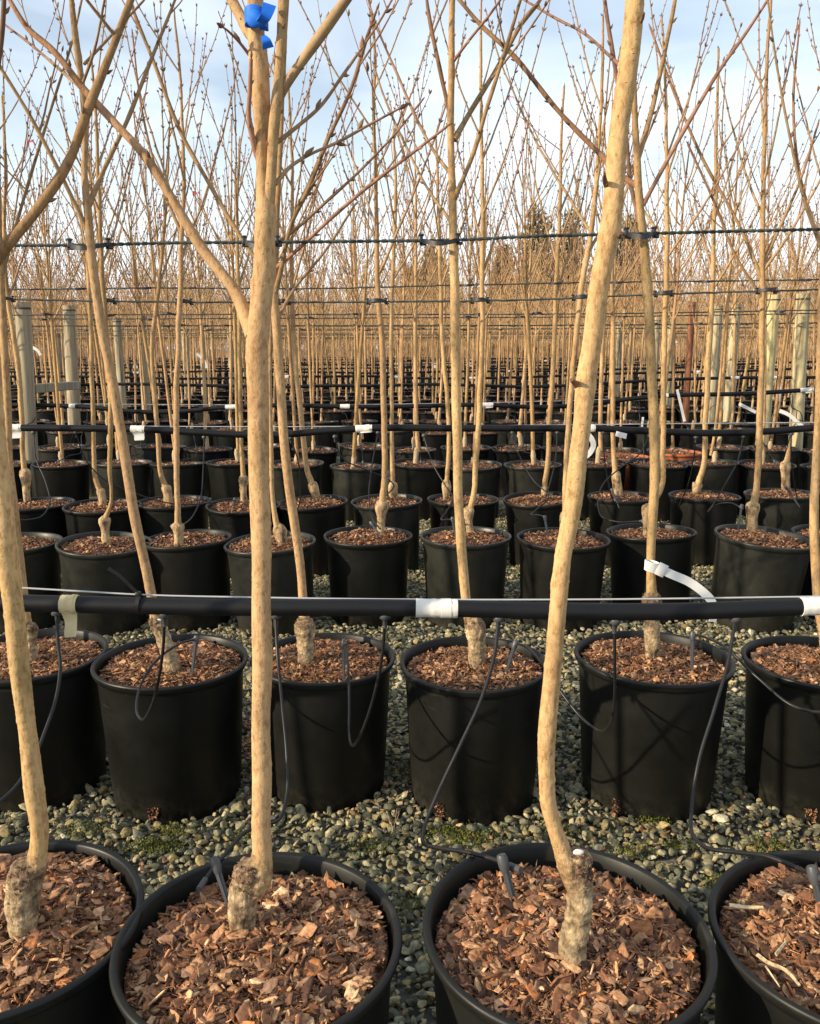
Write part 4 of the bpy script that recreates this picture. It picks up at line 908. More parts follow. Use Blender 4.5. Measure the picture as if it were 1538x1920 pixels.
# ------------------------------------------------------------------ irrigation pipes
def pipe(pts, d, r, tapes, label, wire, group, wlabel, sides=20, zips=(), mossy=()):
    d = D(d)
    P = np.array([at(x, y, d) for x, y in pts]); Q = catmull(P, max(40, len(pts) * 14)); c = Q.mean(0)
    t = empty('irrigation_pipe', (c[0], d, c[2]), label=label, cat='pipe', group=group)
    mb = MB(); tube(mb, Q, r, sides, transport=False); mb.build('pipe', M_PIPE, t)
    pxs = np.array([pix(q)[0] for q in Q])
    def pt(x):
        i = np.interp(x, pxs, np.arange(len(Q))); i0 = int(min(i, len(Q) - 2)); f = i - i0; return Q[i0] * (1 - f) + Q[i0 + 1] * f
    for k, tp in enumerate(tapes):
        a_, b_, flap = tp[0], tp[1], tp[2]
        xs_ = np.linspace(a_, b_, 14); W_ = np.array([pt(x) for x in xs_]); mb = MB(); gg = np.random.default_rng(k + int(a_ + 500))
        tube(mb, W_, r * 1.07 + r * .05 * gg.uniform(-1, 1, 14), sides, disp=lambda n, s, rad: r * .05 * np.cumsum(gg.normal(0, .5, (n, s)), 0) * .3, cap=True)
        # overlapping end of the tape
        tube(mb, W_[8:12], r * 1.15, sides)
        if flap:
            m_ = W_[7]; n = 12; w = np.linalg.norm(W_[-1] - W_[0]) * .8
            tt = np.linspace(0, 1, n); Pf = np.stack([m_[0] + .15 * w * tt, np.full(n, m_[1] - r * 1.05) + r * .5 * np.sin(tt * 4), m_[2] - r * .3 - tt * flap * r], -1)
            ribbon(mb, Pf, (1, .2, 0), w * (1 - .25 * tt ** 2 + .06 * np.sin(tt * 9)), .0012)
        mb.build('tape_wrap', M_MOSSY if k in mossy else M_WHITE, t)
    for (x, tail) in zips:
        c_ = pt(x); mb = MB(); a_ = np.linspace(0, 2 * math.pi, 28)
        ring = np.stack([np.full(28, c_[0]) + .002 * np.sin(a_), c_[1] + np.cos(a_) * r * 1.1, c_[2] + np.sin(a_) * r * 1.12 + .004], -1); ribbon(mb, ring, (1, 0, 0), .0075, .0022)
        box(mb, (c_[0], c_[1] - .004, c_[2] + r + .008), (.010, .009, .010))
        if tail:
            Tt = np.array([[c_[0], c_[1] - .004, c_[2] + r + .008]] + [at(q[0], q[1], D(q[2])) for q in tail]); ribbon(mb, catmull(Tt, 16), (.3, .2, 1), .006, .0018)
        mb.build('zip_tie', M_HOSE, t)
    if wire:
        Wp = np.array([at(x, y, d + .004) for x, y in wire]); mb = MB(); tube(mb, catmull(Wp, 60), .0018 if d < 3 else .0022, 8)
        mb.build('support_wire', M_WIRE, org=Wp.mean(0), label=wlabel, cat='wire', group='thin wires strung above the pipes')
    return pt
PG = 'black watering pipes crossing the rows'
ext = lambda pts, dy0=0, dy1=0: [(-500, pts[0][1] + dy0)] + pts + [(2040, pts[-1][1] + dy1)]
pt1 = pipe(ext([(0, 1130), (130, 1133), (275, 1136), (490, 1139), (700, 1139), (860, 1141), (1060, 1146), (1300, 1146), (1490, 1138), (1538, 1136)], 2, 6), 1.80, .0168,
     [(780, 858, 0), (1501, 1570, 0), (116, 147, 3.2)], 'nearest thick black pipe with white tape, passing in front of the second row', [(-500, 1080), (0, 1100), (140, 1108), (262, 1115), (470, 1120), (769, 1124), (1100, 1124), (1500, 1119), (2040, 1110)], PG,
     'pale wire running just above the nearest black pipe', 28, zips=[(262, [(240, 1095, 1.79), (222, 1078, 1.785), (203, 1066, 1.78)])], mossy=(2,))
pt2 = pipe(ext([(0, 802), (140, 803), (270, 805), (380, 811), (460, 815), (530, 815), (600, 809), (690, 803), (850, 803), (1024, 803), (1110, 803), (1210, 808), (1350, 812), (1450, 808), (1538, 801)]), 4.78, .0165,
     [(17, 41, 2.6), (246, 272, 2.8), (667, 698, .8), (1098, 1116, 0)], 'second black pipe, with four white tape wraps, hanging behind the third row', [(-500, 800), (0, 798), (500, 800), (1000, 797), (1538, 792), (2040, 790)], PG, 'pale wire running above the second black pipe')
pt3 = pipe(ext([(0, 759), (125, 761), (175, 764), (260, 772), (330, 772), (420, 764), (520, 760), (640, 762), (760, 762), (900, 759), (1020, 763), (1070, 761), (1110, 757), (1200, 746), (1250, 742), (1400, 738), (1538, 730)]), 7.26, .0165,
     [(130, 142, 0), (423, 442, 0), (638, 656, 0), (905, 925, .9), (1246, 1253, 0), (1500, 1525, .8)], 'third black pipe, sagging at left and climbing at the right', [(-500, 758), (0, 757), (700, 758), (1100, 750), (1538, 728), (2040, 720)], PG, 'pale wire above the third black pipe', 14)
PTS = {1: (pt1, 1.55), 2: (pt2, 4.0), 3: (pt3, D(7.26))}
gg = np.random.default_rng(3)
for k in range(4, 15):
    d = 7.26 + (k - 3) * 2.72; y0 = HOR + (HC - .78) * FPX / D(d) * .97
    pts = []; x = -100
    while x < 1700:
        pts.append((x, y0 + 26 / d * math.sin(x * .012 + k * 2) + gg.normal(0, 6 / d) - (max(0, x - 1000) * .035 if k < 7 else 0))); x += 90
    tp = [(x_, x_ + 160 / d, gg.choice([0, .8])) for x_ in sorted(gg.choice(np.arange(40, 1500, 70), 5 if k < 8 else 4, replace=False))]
    PTS[k] = (pipe(pts, d, .0165, tp, f'{ORD[k]} black pipe back from the camera, seen between many thin trunks' if k < 9 else 'far black pipe, a thin dark line between distant trunks', None, PG if k < 9 else 'far watering pipes', '', 10), D(d))

# ------------------------------------------------------------------ drip tubes
def drip(pts, d0, d1, label, stake=None, group='thin black drip tubes', barb=True, r=.0032, clip=True, raw=False):
    if not raw: d0, d1 = D(d0), D(d1)
    n = len(pts); ds = [d0 + (d1 - d0) * (k / (n - 1)) ** (1.6 if d1 > d0 else 1.0) for k in range(n)]
    P = np.array([at(x, y, dd) for (x, y), dd in zip(pts, ds)]); c = P[0]
    t = empty('drip_tube', c, label=label, cat='drip tube', group=group)
    Q = catmull(P, max(24, n * 9)); mb = MB(); tube(mb, Q, r, 8, transport=True); mb.build('hose', M_HOSE, t)
    if barb:
        mb = MB(); tube(mb, [c + [0, 0, .012], c + [0, 0, .006], c + [0, 0, -.002], c + [0, 0, -.004], c + [0, 0, -.022]], [.007, .011, .011, .005, .0042], 10); mb.build('barb', M_STAKE, t)
    if stake:
        (xa, ya), (xb, yb) = stake; A = at(xa, ya, d1); B = at(xb, yb, d1 - .02); v = B - A; Ln = np.linalg.norm(v); v /= Ln; B = A + v * (Ln + .03)
        mb = MB(); s = r / .0032
        # a stake with a cross-shaped section, wide at the head
        P2 = np.array([A + v * q * (Ln + .03) for q in (0, .15, .6, 1)]); 
        ribbon(mb, P2, (1, 0, 0), np.array([.012, .010, .008, .003]) * s, .0026 * s); ribbon(mb, P2, (0, 1, 0), np.array([.010, .009, .007, .003]) * s, .0024 * s)
        mb.build('stake', M_STAKE, t)
        mb = MB(); e = Q[-1] - Q[-3]; e /= np.linalg.norm(e); rt = None
        tube(mb, [A - v * .011 * s, A - v * .006 * s, A + v * .004 * s, A + v * .012 * s], np.array([.0062, .0078, .0078, .0055]) * s, 10)
        mb.build('connector', M_STAKE, t)
        mb = MB(); tube(mb, [Q[-1] - e * .014 * s, Q[-1] + e * .010 * s], .0048 * s, 8); mb.build('sleeve', M_STAKE, t)
    return t
drip([(107, 1150), (108, 1200), (113, 1250), (105, 1310), (85, 1370), (60, 1430), (25, 1480), (-12, 1512)], 1.80, 1.45, 'drip tube curving down left behind the leftmost front trunk')
drip([(308, 1154), (307, 1200), (300, 1260), (286, 1320), (267, 1350), (256, 1332), (263, 1288), (292, 1240), (335, 1208), (366, 1199)], 1.80, 2.33, 'drip tube hanging in a narrow loop before the second pot of the second row', ((368, 1200), (362, 1252)))
drip([(517, 1156), (520, 1220), (530, 1330), (538, 1420), (538, 1490), (525, 1535), (490, 1548), (458, 1562), (424, 1600), (400, 1628), (378, 1660)], 1.80, 1.34, 'long drip tube running behind the thick front trunk to its pot', ((405, 1622), (427, 1692)))
drip([(722, 1157), (718, 1220), (700, 1310), (675, 1380), (661, 1398), (655, 1380), (655, 1320), (653, 1250), (646, 1204)], 1.80, 2.33, 'drip tube making a sharp V before the third pot of the second row', ((645, 1208), (645, 1256)))
drip([(935, 1162), (927, 1230), (903, 1310), (862, 1400), (820, 1490), (795, 1555), (794, 1580), (822, 1590), (870, 1597), (925, 1611), (968, 1628)], 1.80, 1.335, 'drip tube sweeping down to the grey stake in the right front pot', ((944, 1618), (966, 1702)), r=.0036)
drip([(1153, 1167), (1153, 1260), (1152, 1320), (1143, 1360), (1125, 1371), (1095, 1350), (1050, 1295), (1010, 1235), (988, 1214), (968, 1206)], 1.80, 2.33, 'drip tube swinging left in a wide bow behind the right leaning front trunk', ((966, 1208), (948, 1266)))
drip([(1379, 1162), (1366, 1240), (1340, 1330), (1310, 1430), (1297, 1520), (1298, 1562), (1322, 1588), (1380, 1598), (1440, 1606), (1500, 1630), (1534, 1644)], 1.80, 1.30, 'drip tube dropping beside the fifth second row pot to the rightmost front pot', ((1526, 1640), (1545, 1725)), r=.0036)
drip([(1610, 1160), (1600, 1240), (1580, 1310), (1545, 1335), (1490, 1325), (1420, 1270), (1362, 1215), (1325, 1196), (1302, 1190)], 1.80, 2.33, 'drip tube arching in from the right edge to the fifth second row pot', ((1299, 1192), (1298, 1246)))
G2D = 'drip tubes hanging from the second pipe'
for pts, de, st, lb in (
    ([(63, 812), (68, 860), (86, 905), (93, 945), (78, 968), (50, 975), (28, 975)], 4.3, None, 'drip tube in a low curve before the leftmost fourth row pots'),
    ([(142, 812), (160, 860), (190, 895), (245, 922), (330, 945), (420, 940), (440, 938)], 5.1, ((440, 937), (438, 952)), 'drip tube stretched long to the right behind the leaning trunk'),
    ([(383, 821), (381, 880), (376, 935), (360, 970), (342, 985)], 4.3, ((323, 988), (330, 1003)), 'drip tube hanging beside the ringed third row stem'),
    ([(545, 822), (558, 860), (564, 910), (560, 950), (550, 972)], 4.9, None, 'drip tube between the two trunks left of centre'),
    ([(628, 820), (640, 856), (690, 882), (730, 900), (739, 912), (728, 925)], 5.0, None, 'drip tube crossing to the shaggy grafted trunk'),
    ([(709, 812), (698, 870), (692, 930), (698, 972), (712, 990)], 4.25, ((697, 982), (708, 998)), 'drip tube dropping straight to the mulch left of the shaggy graft'),
    ([(795, 818), (812, 870), (835, 910), (850, 935), (838, 958), (827, 974), (838, 974), (848, 974)], 4.3, ((849, 974), (854, 1006)), 'drip tube kinked just left of the centre trunk'),
    ([(961, 812), (972, 850), (1000, 900), (1029, 932), (1010, 952), (996, 965), (1012, 966), (1022, 970)], 4.3, ((1022, 971), (1028, 1008)), 'drip tube kinked above the pot left of the right leaning trunk'),
    ([(1045, 812), (1043, 850), (1036, 890), (1024, 930)], 4.6, None, 'short drip tube hugging the left of the right leaning trunk'),
    ([(1131, 812), (1134, 860), (1141, 905), (1152, 940), (1158, 943), (1158, 925)], 4.9, ((1148, 920), (1157, 942)), 'drip tube ending in a small hook at the broad footed stem'),
    ([(1217, 818), (1200, 850), (1160, 880), (1130, 910), (1121, 940), (1128, 968), (1155, 978), (1205, 977)], 4.35, ((1206, 978), (1212, 990)), 'drip tube in a big C shape left of the labelled trunk'),
    ([(1305, 821), (1301, 860), (1290, 910), (1273, 948)], 5.0, None, 'straight drip tube before the knuckled stem'),
    ([(1393, 820), (1385, 860), (1362, 905), (1335, 950), (1328, 960), (1345, 946), (1370, 943), (1391, 952)], 4.35, ((1391, 950), (1385, 988)), 'drip tube bent back to the grey stake in the high mounded pot'),
    ([(1484, 815), (1484, 860), (1490, 905), (1495, 935)], 4.95, ((1475, 915), (1494, 942)), 'drip tube beside the broken pointed stub')):
    drip(pts, 4.78, de, lb, st, G2D, r=.0032)
gg = np.random.default_rng(19)
for rn, X_, Y_ in INDIV:
    if rn > 8: continue
    k = (rn + 1) // 2; f, d = PTS.get(k, (None, 0))
    if f is None or gg.uniform() < .25: continue
    px = CX + FPX * (X_ + gg.uniform(-.1, .1)) / (d * CP + .4 * SP); p0 = f(px); px, py = pix(p0 - np.array([0, 0, .022]))
    ex, ey = pix(np.array([X_ + gg.uniform(-.1, .1), Y_ - .04, PH + .02])); s = FPX / d; w = gg.uniform(-.12, .12) * s
    drop = py + gg.uniform(.18, .34) * s
    pts = [(px, py), (px + w * .2, py + .1 * s), (px + w, (py + drop) / 2 + .03 * s), (px + w * 1.2, drop), ((ex + px) / 2 + w * .6, drop + .02 * s), (ex, ey)]
    drip(pts, d, Y_ - .04, f'thin drip tube hanging from the {ORD[k]} pipe towards the {ORD[rn]} row of pots', ((ex, ey), (ex + .01 * s, ey + .05 * s)), f'drip tubes reaching the {ORD[rn]} row of pots', barb=False, raw=True)

# ------------------------------------------------------------------ ropes and tree ties
def rope(pts, d, r, label, twist=True):
    d = D(d)
    P = np.array([at(x, y, d) for x, y in pts]); L_ = np.linalg.norm(P[-1] - P[0]); mb = MB()
    if twist:
        n = int(L_ / .0022); Q = catmull(P, n); s = np.linspace(0, L_, n); a = s / .019 * math.pi * 2 * .5
        for q in (0, math.pi):
            C = Q + np.stack([np.zeros(n), np.cos(a + q) * r * .5, np.sin(a + q) * r * .5], -1); tube(mb, C, r * .56, 6)
    else:
        n = int(L_ / .03); Q = catmull(P, n); Q[:, 2] += rng.normal(0, .0008, n); tube(mb, Q, r * (1 + .15 * np.sin(np.arange(n) * 2.1)), 5)
    mb.build('rope', M_ROPE, org=P.mean(0), label=label, cat='rope', group='dark ropes that hold the trees upright')
    pxs = np.array([pix(q)[0] for q in Q])
    def pt(x):
        i = np.interp(x, pxs, np.arange(len(Q))); i0 = int(min(i, len(Q) - 2)); f = i - i0; return Q[i0] * (1 - f) + Q[i0 + 1] * f
    return pt
def tie(pt, x0, x1, front, label, group, sag=.010, h=.011, th=.0026, clip=True):
    "strap that runs from the rope round the front of a trunk and back"
    A, B = pt(x0), pt(x1); n = 26; t = np.linspace(0, 1, n); y0 = A[1]; front = y0 - front
    P = A[None] * (1 - t)[:, None] + B[None] * t[:, None]
    P[:, 1] = y0 - (y0 - front) * np.sin(t * math.pi) ** .8; P[:, 2] -= sag * np.sin(t * math.pi)
    mb = MB(); ribbon(mb, P, (0, 0, 1), h, th)
    if clip:
        c = (A + B) / 2; r = empty('tree_tie', c, label=label, cat='tree tie', group=group); mb.build('strap', M_TIE, r)
        for q in (A, B):
            mc = MB(); box(mc, q + [0, -.003, .001], (.0085, .009, .021)); box(mc, q + [0, -.003, .0125], (.013, .010, .005)); box(mc, q + [.004, -.004, -.008], (.016, .007, .007)); mc.build('clip', M_TIE, r)
    else: mb.build('tree_tie', M_TIE, org=(A + B) / 2, label=label, cat='tree tie', group=group)
TG = 'black ties along the nearest rope'
dS = TREEROWS[5][0][1]
rp1 = rope([(-500, 463), (0, 460), (165, 459), (330, 455), (480, 454), (700, 452), (850, 450), (1000, 443), (1205, 438), (1400, 433), (1538, 430), (2040, 424)], 2.365, .0042, 'nearest twisted dark rope, tied to the second row of trunks')
for x0, x1, lb in ((131, 203, 'black tie round the leaning trunk at the left of the nearest rope'), (458, 520, 'black tie half hidden by the thick front trunk'), (790, 858, 'black tie left of the upright centre trunk'), (1174, 1226, 'black tie round the trunk right of the leaning front one')):
    tie(rp1, x0, x1, (.042 if x0 != 458 else .03), lb, TG, h=.010, sag=.012)
rp3 = rope([(-500, 568), (0, 561), (200, 565), (450, 567), (700, 566), (1000, 562), (1230, 552), (1430, 546), (1538, 543), (2040, 532)], 4.27, .0042, 'second dark rope back, tied to the third row of trunks', False)
for x0, x1, lb in ((-6, 24, 'tie at the left end of the second rope'), (196, 214, 'small tie behind the leaning trunk on the second rope'), (331, 358, 'tie round the ringed third row stem'), (522, 541, 'tie just right of the thick front trunk on the second rope'),
                   (689, 724, 'grey curved tie round the shaggy grafted trunk'), (884, 914, 'grey oval tie just right of the centre trunk'), (1074, 1104, 'tie left of the right leaning trunk on the second rope'), (1228, 1258, 'tie at the trunk with the white loop label on the second rope'), (1419, 1452, 'grey oval tie on the high mounded tree at the right')):
    tie(rp3, x0, x1, .034, lb, 'ties along the second rope', sag=-.006, clip=True, h=.013)
rp4 = rope([(-500, 540), (0, 543), (280, 540), (600, 541), (850, 535), (1100, 530), (1350, 527), (1538, 524), (2040, 518)], 5.25, .0040, 'third dark rope back, tied to the fourth row of trunks', False)
for q in (8, 146, 272, 435, 545, 875, 1040, 1155, 1325, 1510):
    tie(rp4, q - 11, q + 12, .036, f'small black tie on the third rope, above the {("leftmost pots", "second pot", "third pot", "fourth pot", "bent dark foot", "centre trunk", "straight stem", "broad foot", "round knuckle", "right edge")[(8, 146, 272, 435, 545, 875, 1040, 1155, 1325, 1510).index(q)]}', 'ties along the third rope', sag=.004, clip=False, h=.012)
for k in range(3, 12):
    for j, dd in enumerate((6.75, 7.77)):
        d = dd + (k - 3) * 2.72; z = 1.42 + (.03 if j else -.01) + gg.normal(0, .015); dn = D(d); y0 = HOR - (z - HC) * FPX / dn * 1.02
        nm = 2 * k - 1 + j
        rp = rope([(-120, y0 + 2), (300, y0 + gg.uniform(-2, 2)), (700, y0), (1100, y0 - gg.uniform(0, 3)), (1660, y0 - 16 / (k - 1.5))], d - .01, .0045, f'thin dark rope along the {ORD[nm]} row of trunks' if nm < 15 else 'distant rope, a fine dark thread across the far trunks', False)
        if nm > 10: continue
        for rn, X_, Y_ in INDIV:
            if rn != nm or gg.uniform() < .3: continue
            px, _ = pix(np.array([X_, dn, z]))
            if 0 < px < 1538: tie(rp, px - 60 / dn, px + 60 / dn, .04, f'small dark tie on the rope of the {ORD[nm]} row', f'ties along the rope of the {ORD[nm]} row', sag=gg.uniform(-.01, .012), clip=False, h=.014, th=.004)

# ------------------------------------------------------------------ plant labels, ribbons
def loop_label(pts, d, wpx, label, loop=None, d1=None):
    d = D(d); d1 = D(d1) if d1 else None
    n = len(pts); P = np.array([at(x, y, d + ((d1 or d) - d) * k / (n - 1)) for k, (x, y) in enumerate(pts)]); w = wpx * d / FPX
    r = empty('plant_label', P[0], label=label, cat='plant label', group='white strap labels on the trees')
    mb = MB(); Q = catmull(P, 22); T = Q[-1] - Q[0]; T /= np.linalg.norm(T); ribbon(mb, Q, np.cross(T, [0, -1, 0.25]), w, .0012); mb.build('strap', M_LABEL, r)
    if loop:
        x, y, wl = loop; c = at(x, y, d + .002); rr = wl * .5 * d / FPX; a = np.linspace(0, 2 * math.pi, 26)
        mb = MB(); ribbon(mb, np.stack([c[0] + rr * np.cos(a), c[1] + .012 + rr * np.sin(a), c[2] - .2 * rr * np.cos(a)], -1), (0, 0, 1), w * 1.15, .0012)
        box(mb, P[0] + [0, -.003, 0], (w * 1.1, .003, w * 1.5), rot=[[.9, 0, .43], [0, 1, 0], [-.43, 0, .9]]); mb.build('loop', M_LABEL, r)
loop_label([(1240, 1068), (1262, 1078), (1290, 1090), (1316, 1108), (1335, 1128), (1340, 1150), (1336, 1166)], 2.33, 17, 'long white label looped round the second row trunk, curling down to the pipe', (1225, 1064, 27))
loop_label([(1100, 812), (1109, 822), (1113, 835), (1107, 848), (1099, 856)], 4.74, 10, 'short curled white label behind the right leaning trunk')
loop_label([(1155, 813), (1175, 818)], 4.72, 10, 'flat white label stub under the second pipe')
loop_label([(1386, 757), (1402, 765), (1418, 773)], 7.0, 6, 'short white label slanting down right of the post row')
loop_label([(1462, 770), (1480, 778), (1492, 788), (1508, 802)], 6.4, 7, 'bent white label near the right edge, above the pots')
loop_label([(1270, 730), (1276, 755), (1284, 790)], 7.1, 5, 'narrow white label standing at a slant left of the posts')
loop_label([(1355, 712), (1356, 740), (1357, 768)], 8.5, 5, 'upright narrow white label before the pale post')
loop_label([(1462, 702), (1463, 730), (1461, 752)], 8.5, 4, 'upright thin white label between the two right posts')
loop_label([(1206, 782), (1204, 800)], 7.0, 4, 'tiny upright white label under the sagging third pipe')
loop_label([(368, 663), (380, 672), (388, 690)], 9.2, 5, 'white label curling off a trunk left of the thick front tree')
loop_label([(61, 651), (70, 657), (76, 666)], 9.2, 5, 'small white label just right of the leftmost post')
loop_label([(1262, 637), (1270, 642)], 9.0, 4, 'tiny white label high on a trunk left of the reddish post')

rb = empty('blue_ribbon', at(487, 40, 1.2), label='bright blue plastic ribbon tied round the thick front trunk near the top', cat='ribbon')
dT = TREEROWS[1][0][1]
mb = MB(); a = np.linspace(0, 2 * math.pi, 30); c = at(481, 38, dT); rr = .0125
ribbon(mb, np.stack([c[0] + rr * np.cos(a), c[1] + rr * np.sin(a), c[2] - .002 * np.cos(a) + .004 * np.sin(a) ** 2], -1), (0, 0, 1), .016, .0016)
V, F = ico(3); k = np.array([.0105, .0045, .0092]); mb.add(V * k * (1 + .1 * np.sin(V[:, [0]] * 4 + V[:, [2]] * 3)) + at(481, 35, dT - .017), F); mb.build('knot', M_BLUE, rb)
mb = MB(); ribbon(mb, catmull(np.array([at(488, 42, dT - .020), at(497, 32, dT - .026), at(502, 20, dT - .022), at(505, 8, dT - .015)]), 12), (1, .3, -.1), np.linspace(.010, .015, 12), .0014); mb.build('ribbon_end', M_BLUE, rb)
mb = MB(); ribbon(mb, catmull(np.array([at(494, 68, dT - .018), at(500, 78, dT - .024), at(503, 90, dT - .020)]), 10), (1, .2, .3), np.linspace(.006, .013, 10), .0014); mb.build('ribbon_end', M_BLUE, rb)
for x, y, d, lb in ((55, 270, 5.3, 'tiny red ribbon on a twig at the upper left'), (365, 366, 5.3, 'tiny red ribbon high left of the thick front tree'), (302, 408, 5.4, 'small red ribbon on a twig just above the rope'), (955, 186, 5.2, 'tiny red ribbon high right of the centre trunk')):
    best = min(TREEROWS[20:32], key=lambda q: abs(pix(np.array([q[1][-1][0], q[1][-1][1], 2]))[0] - x)); Q = best[1]
    # hung from a fine shoot of the nearest fourth row tree
    i = int(np.argmin(abs(Q[:, 2] - (at(x, y, Q[0][1])[2] - .25)))); A = Q[i, :3]; B = at(x, y - 6, A[1]); mb = MB()
    tube(mb, catmull(np.array([A, A * .5 + B * .5 + [0, 0, -.03], B, B + [0.01, 0, .05]]), 14), np.linspace(.003, .0012, 14), 5, BRN); mb.build('branch', M_TWIG, [o for o in bpy.data.objects if o.get('category') == 'potted tree' and np.linalg.norm(np.array(o.location) - best[0]) < 1e-4][0])
    mb = MB(); ribbon(mb, catmull(np.array([B + [0, -.003, .004], B + [.008, -.006, -.006], B + [.020, -.004, -.004], B + [.026, -.002, -.014]]), 10), (.2, 1, .6), .009, .0014)
    ribbon(mb, catmull(np.array([B + [-.003, -.003, .004], B + [-.006, -.006, -.008], B + [-.004, -.004, -.02]]), 8), (1, .4, 0), .007, .0014)
    mb.build('red_ribbon', M_RED, org=B, label=lb, cat='ribbon', group='tiny red ribbons in the twigs')

# ------------------------------------------------------------------ orange pots, posts, rail
def orange_pot(cx, yf, label):
    e = on_z(cx, yf, PH)[1] + .2; dep = e * CP - (PH - HC) * SP; x = (cx - CX) / FPX * dep
    t = empty('orange_pot', (x, e, 0), label=label, cat='pot', group='orange pots among the black ones')
    mb = MB(); lathe(mb, [(r_ * .96, z) for r_, z in pot_profile()[:-2]] + [(.17, PH - .12), (0, PH - .121)], 48); V = mb.v[0]
    me = mb.mesh('pot'); me.materials.append(M_TERRA); place('pot', me, t); place('bark_mulch', MULCH4[0], t)
orange_pot(1172, 862, 'orange plastic pot behind the black one at the broad footed stem')
orange_pot(1270, 853, 'orange plastic pot half hidden between two black pots, right of the other orange one')
def post(px, top, d, wpx, label, col=(.30, .30, .22), lean=0.0):
    d = D(d); tp = at(px, top, d); r = wpx * .5 * d / FPX; t = empty('wooden_post', (tp[0] - lean, d, 0), label=label, cat='post', group='round wooden posts holding the ropes')
    mb = MB(); n = 20; z = np.linspace(-.02, tp[2], n); P = np.stack([tp[0] - lean * (1 - z / tp[2]), np.full(n, d), z], -1)
    gg = np.random.default_rng(int(px)); c = np.array(col)
    tube(mb, P, r * (1.06 - .08 * z / tp[2]), 16, c * np.linspace(.9, 1.0, n)[:, None], disp=lambda nn, s, rad: r * .03 * np.sin(np.linspace(0, 6.28, s, endpoint=False) * 2 + 1)[None] + np.zeros((nn, 1)))
    mb.build('post', M_WOOD, t)
    mb = MB(); tube(mb, [(tp[0], d, tp[2] - .05), (tp[0], d, tp[2] - .04)], r * 1.08, 16); mb.build('wire_band', M_TIE, t)
GY = (.40, .345, .245)
for a_ in ((42, 566, 7.2, 27, 'leftmost grey post, thickest of the left posts, with a rail beside it', GY, .06), (129, 573, 9.9, 21, 'second grey post from the left, at the right end of the rail', GY, .05),
           (219, 596, 12.3, 15, 'third grey post from the left, behind the leaning trunk', GY), (264, 588, 12.7, 17, 'fourth grey post from the left, just right of the leaning trunk', GY),
           (346, 614, 15.5, 13, 'fifth grey post from the left', GY), (379, 604, 16.0, 14, 'sixth grey post from the left, with a curled white label before it', GY), (431, 616, 18.6, 11, 'smallest and last of the left grey posts, left of the thick front tree', GY), (108, 625, 17.0, 11, 'small far grey post seen between the two leftmost posts', GY),
           (1507, 550, 7.9, 24, 'rightmost pale post, leaning right', (.56, .48, .29), -.06), (1452, 553, 9.2, 23, 'pale yellowish post just right of the high mounded tree', (.58, .50, .27)),
           (1381, 570, 11.0, 17, 'pale post with a slanted top, left of the mounded tree', (.52, .45, .29)), (1347, 573, 11.6, 18, 'greyer post right of the knuckled stem', (.42, .37, .26)),
           (1261, 588, 14.0, 14, 'short pale post right of the labelled trunk', (.54, .47, .28)), (1234, 595, 14.6, 11, 'thin grey post beside the labelled trunk', GY), (1163, 600, 17.0, 11, 'thin far grey post right of the leaning front trunk', GY), (1183, 612, 19.0, 8, 'faint farthest grey post behind the labelled trunk', GY),
           (1299, 566, 11.5, 12, 'thin reddish brown post among the grey ones', (.24, .10, .055))):
    post(*a_)
A, B = at(62, 729, D(7.25)), at(146, 722, D(8.6)); mb = MB(); u = (B - A) / np.linalg.norm(B - A); mid = (A + B) / 2
box(mb, (0, 0, 0), (np.linalg.norm(B - A), .05, .07), rot=np.stack([u, np.cross([0, 0, 1.], u), [0, 0, 1.]], 1), col=(.30, .29, .22)); mb.v[0] += mid
mb.build('wooden_rail', M_WOOD, org=mid, smooth=False, label='weathered horizontal rail between the two leftmost grey posts', cat='rail')

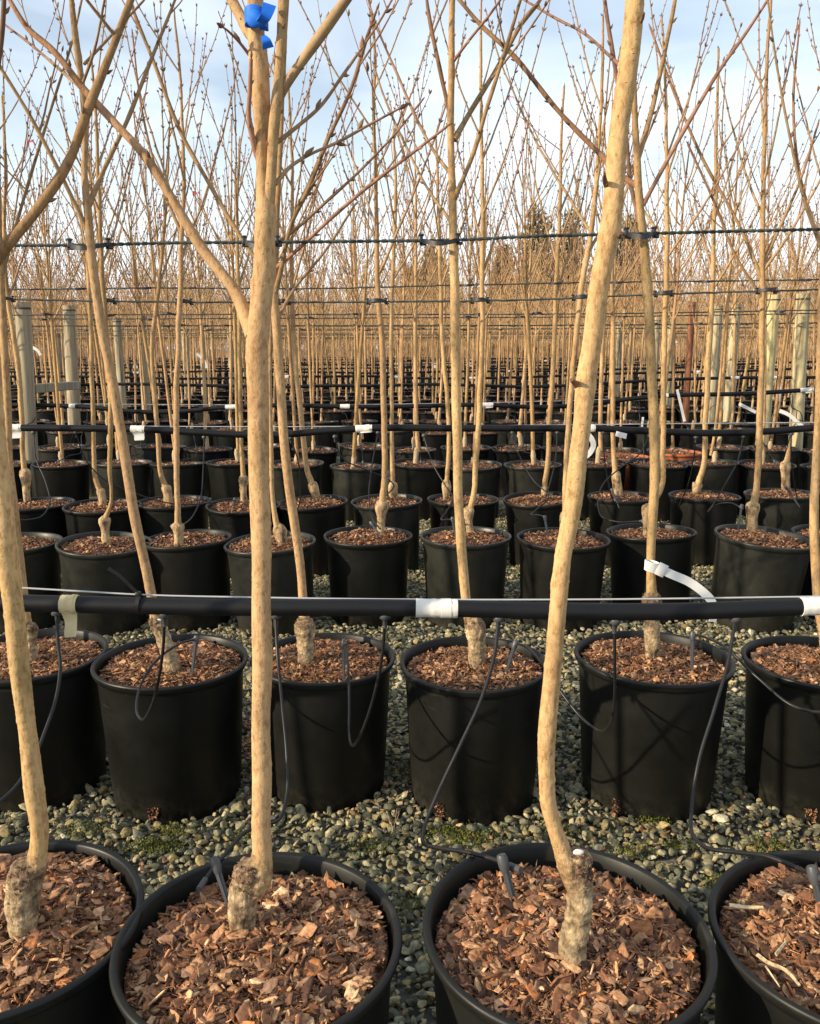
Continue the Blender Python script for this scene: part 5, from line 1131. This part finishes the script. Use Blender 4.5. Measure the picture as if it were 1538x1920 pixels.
# ------------------------------------------------------------------ far background
def conifer(px, py, d, wpx, label, seed, dead=.2):
    gg = np.random.default_rng(seed); top = at(px, py, d); H = top[2]; Rw = wpx * .5 * d / FPX
    t = empty('conifer', (top[0], d, 0), label=label, cat='tree', group='evergreens beyond the tree rows')
    mb = MB(); tube(mb, [(top[0], d, 0), (top[0] + .1, d, H * .5), (top[0], d, H)], [.25, .16, .03], 8, (.14, .10, .07)); mb.build('trunk', M_FAR, t)
    mb = MB(); n = 9000; z = H * (1 - gg.uniform(0, 1, n) ** .55 * .93); nb = 60; az = gg.integers(0, nb, n) / nb * 6.28 * 7.3 + z * 3; rad = Rw * np.clip((H - z) / H + .02, 0, 1) ** .34 * gg.uniform(.15, 1, n) ** .6 * (1 + .35 * np.sin(az * 3 + z * 5))
    keep = gg.uniform(size=n) < .75 + .3 * np.sin(z * 4 + az); z, az, rad = z[keep], az[keep], rad[keep]; n = len(z)
    pos = np.stack([top[0] + rad * np.cos(az), d + rad * np.sin(az), z - rad * .25 + gg.normal(0, .12, n)], -1)
    V = np.array([[-.5, 0, 0], [.5, 0, 0], [0, 0.1, 1.0]]); F = np.array([[0, 1, 2]])
    c = np.array([.15, .135, .07]) * gg.uniform(.5, 1.6, (n, 1)); br = gg.uniform(size=n) < dead; c[br] = np.array([.22, .15, .07]) * gg.uniform(.7, 1.2, (br.sum(), 1))
    scatter(mb, [(V, F)], pos, rand_rots(n, 1.0, gg), np.stack([gg.uniform(.10, .3, n), np.ones(n), gg.uniform(.3, .75, n)], -1), c, gg); mb.build('crown', M_NEEDLE, t, smooth=False)
conifer(1010, 382, 72, 90, 'dark ragged evergreen rising left of the leaning front trunk', 1, .4)
conifer(1068, 395, 75, 80, 'second dark evergreen, close behind the leaning front trunk', 2, .45)
conifer(1184, 400, 78, 80, 'evergreen just right of the leaning front trunk', 3, .4)
conifer(945, 455, 74, 60, 'low brownish evergreen beside the taller dark ones', 4, .6)
conifer(812, 462, 70, 90, 'rounded golden green evergreen left of the centre trunk', 5, .75)
conifer(770, 500, 74, 60, 'small golden evergreen bush farther left', 6, .8)
tl = MB(); gg = np.random.default_rng(8); V = np.array([[-.5, 0, 0], [.5, 0, 0], [0, 0.1, 1.0]]); F = np.array([[0, 1, 2]])
n = 60000; x = gg.uniform(-62, 62, n); hmax = 5.0 + 1.3 * np.sin(x * .21) + 1.0 * np.sin(x * .53 + 1) + .7 * np.sin(x * 1.7) + np.where(x > 20, 1.0, 0)
z = hmax * gg.uniform(0, 1, n) ** .8; y = 82 + gg.uniform(-3, 5, n)
scatter(tl, [(V, F)], np.stack([x, y, z], -1), rand_rots(n, .5, gg), np.stack([gg.uniform(.02, .07, n), np.ones(n), gg.uniform(.4, 1.5, n)], -1), np.array([.30, .235, .15]) * gg.uniform(.6, 1.3, (n, 1)), gg)
tl.build('treeline', M_NEEDLE, smooth=False, label='hazy bare twiggy tree line along the horizon', cat='tree line', kind='stuff')
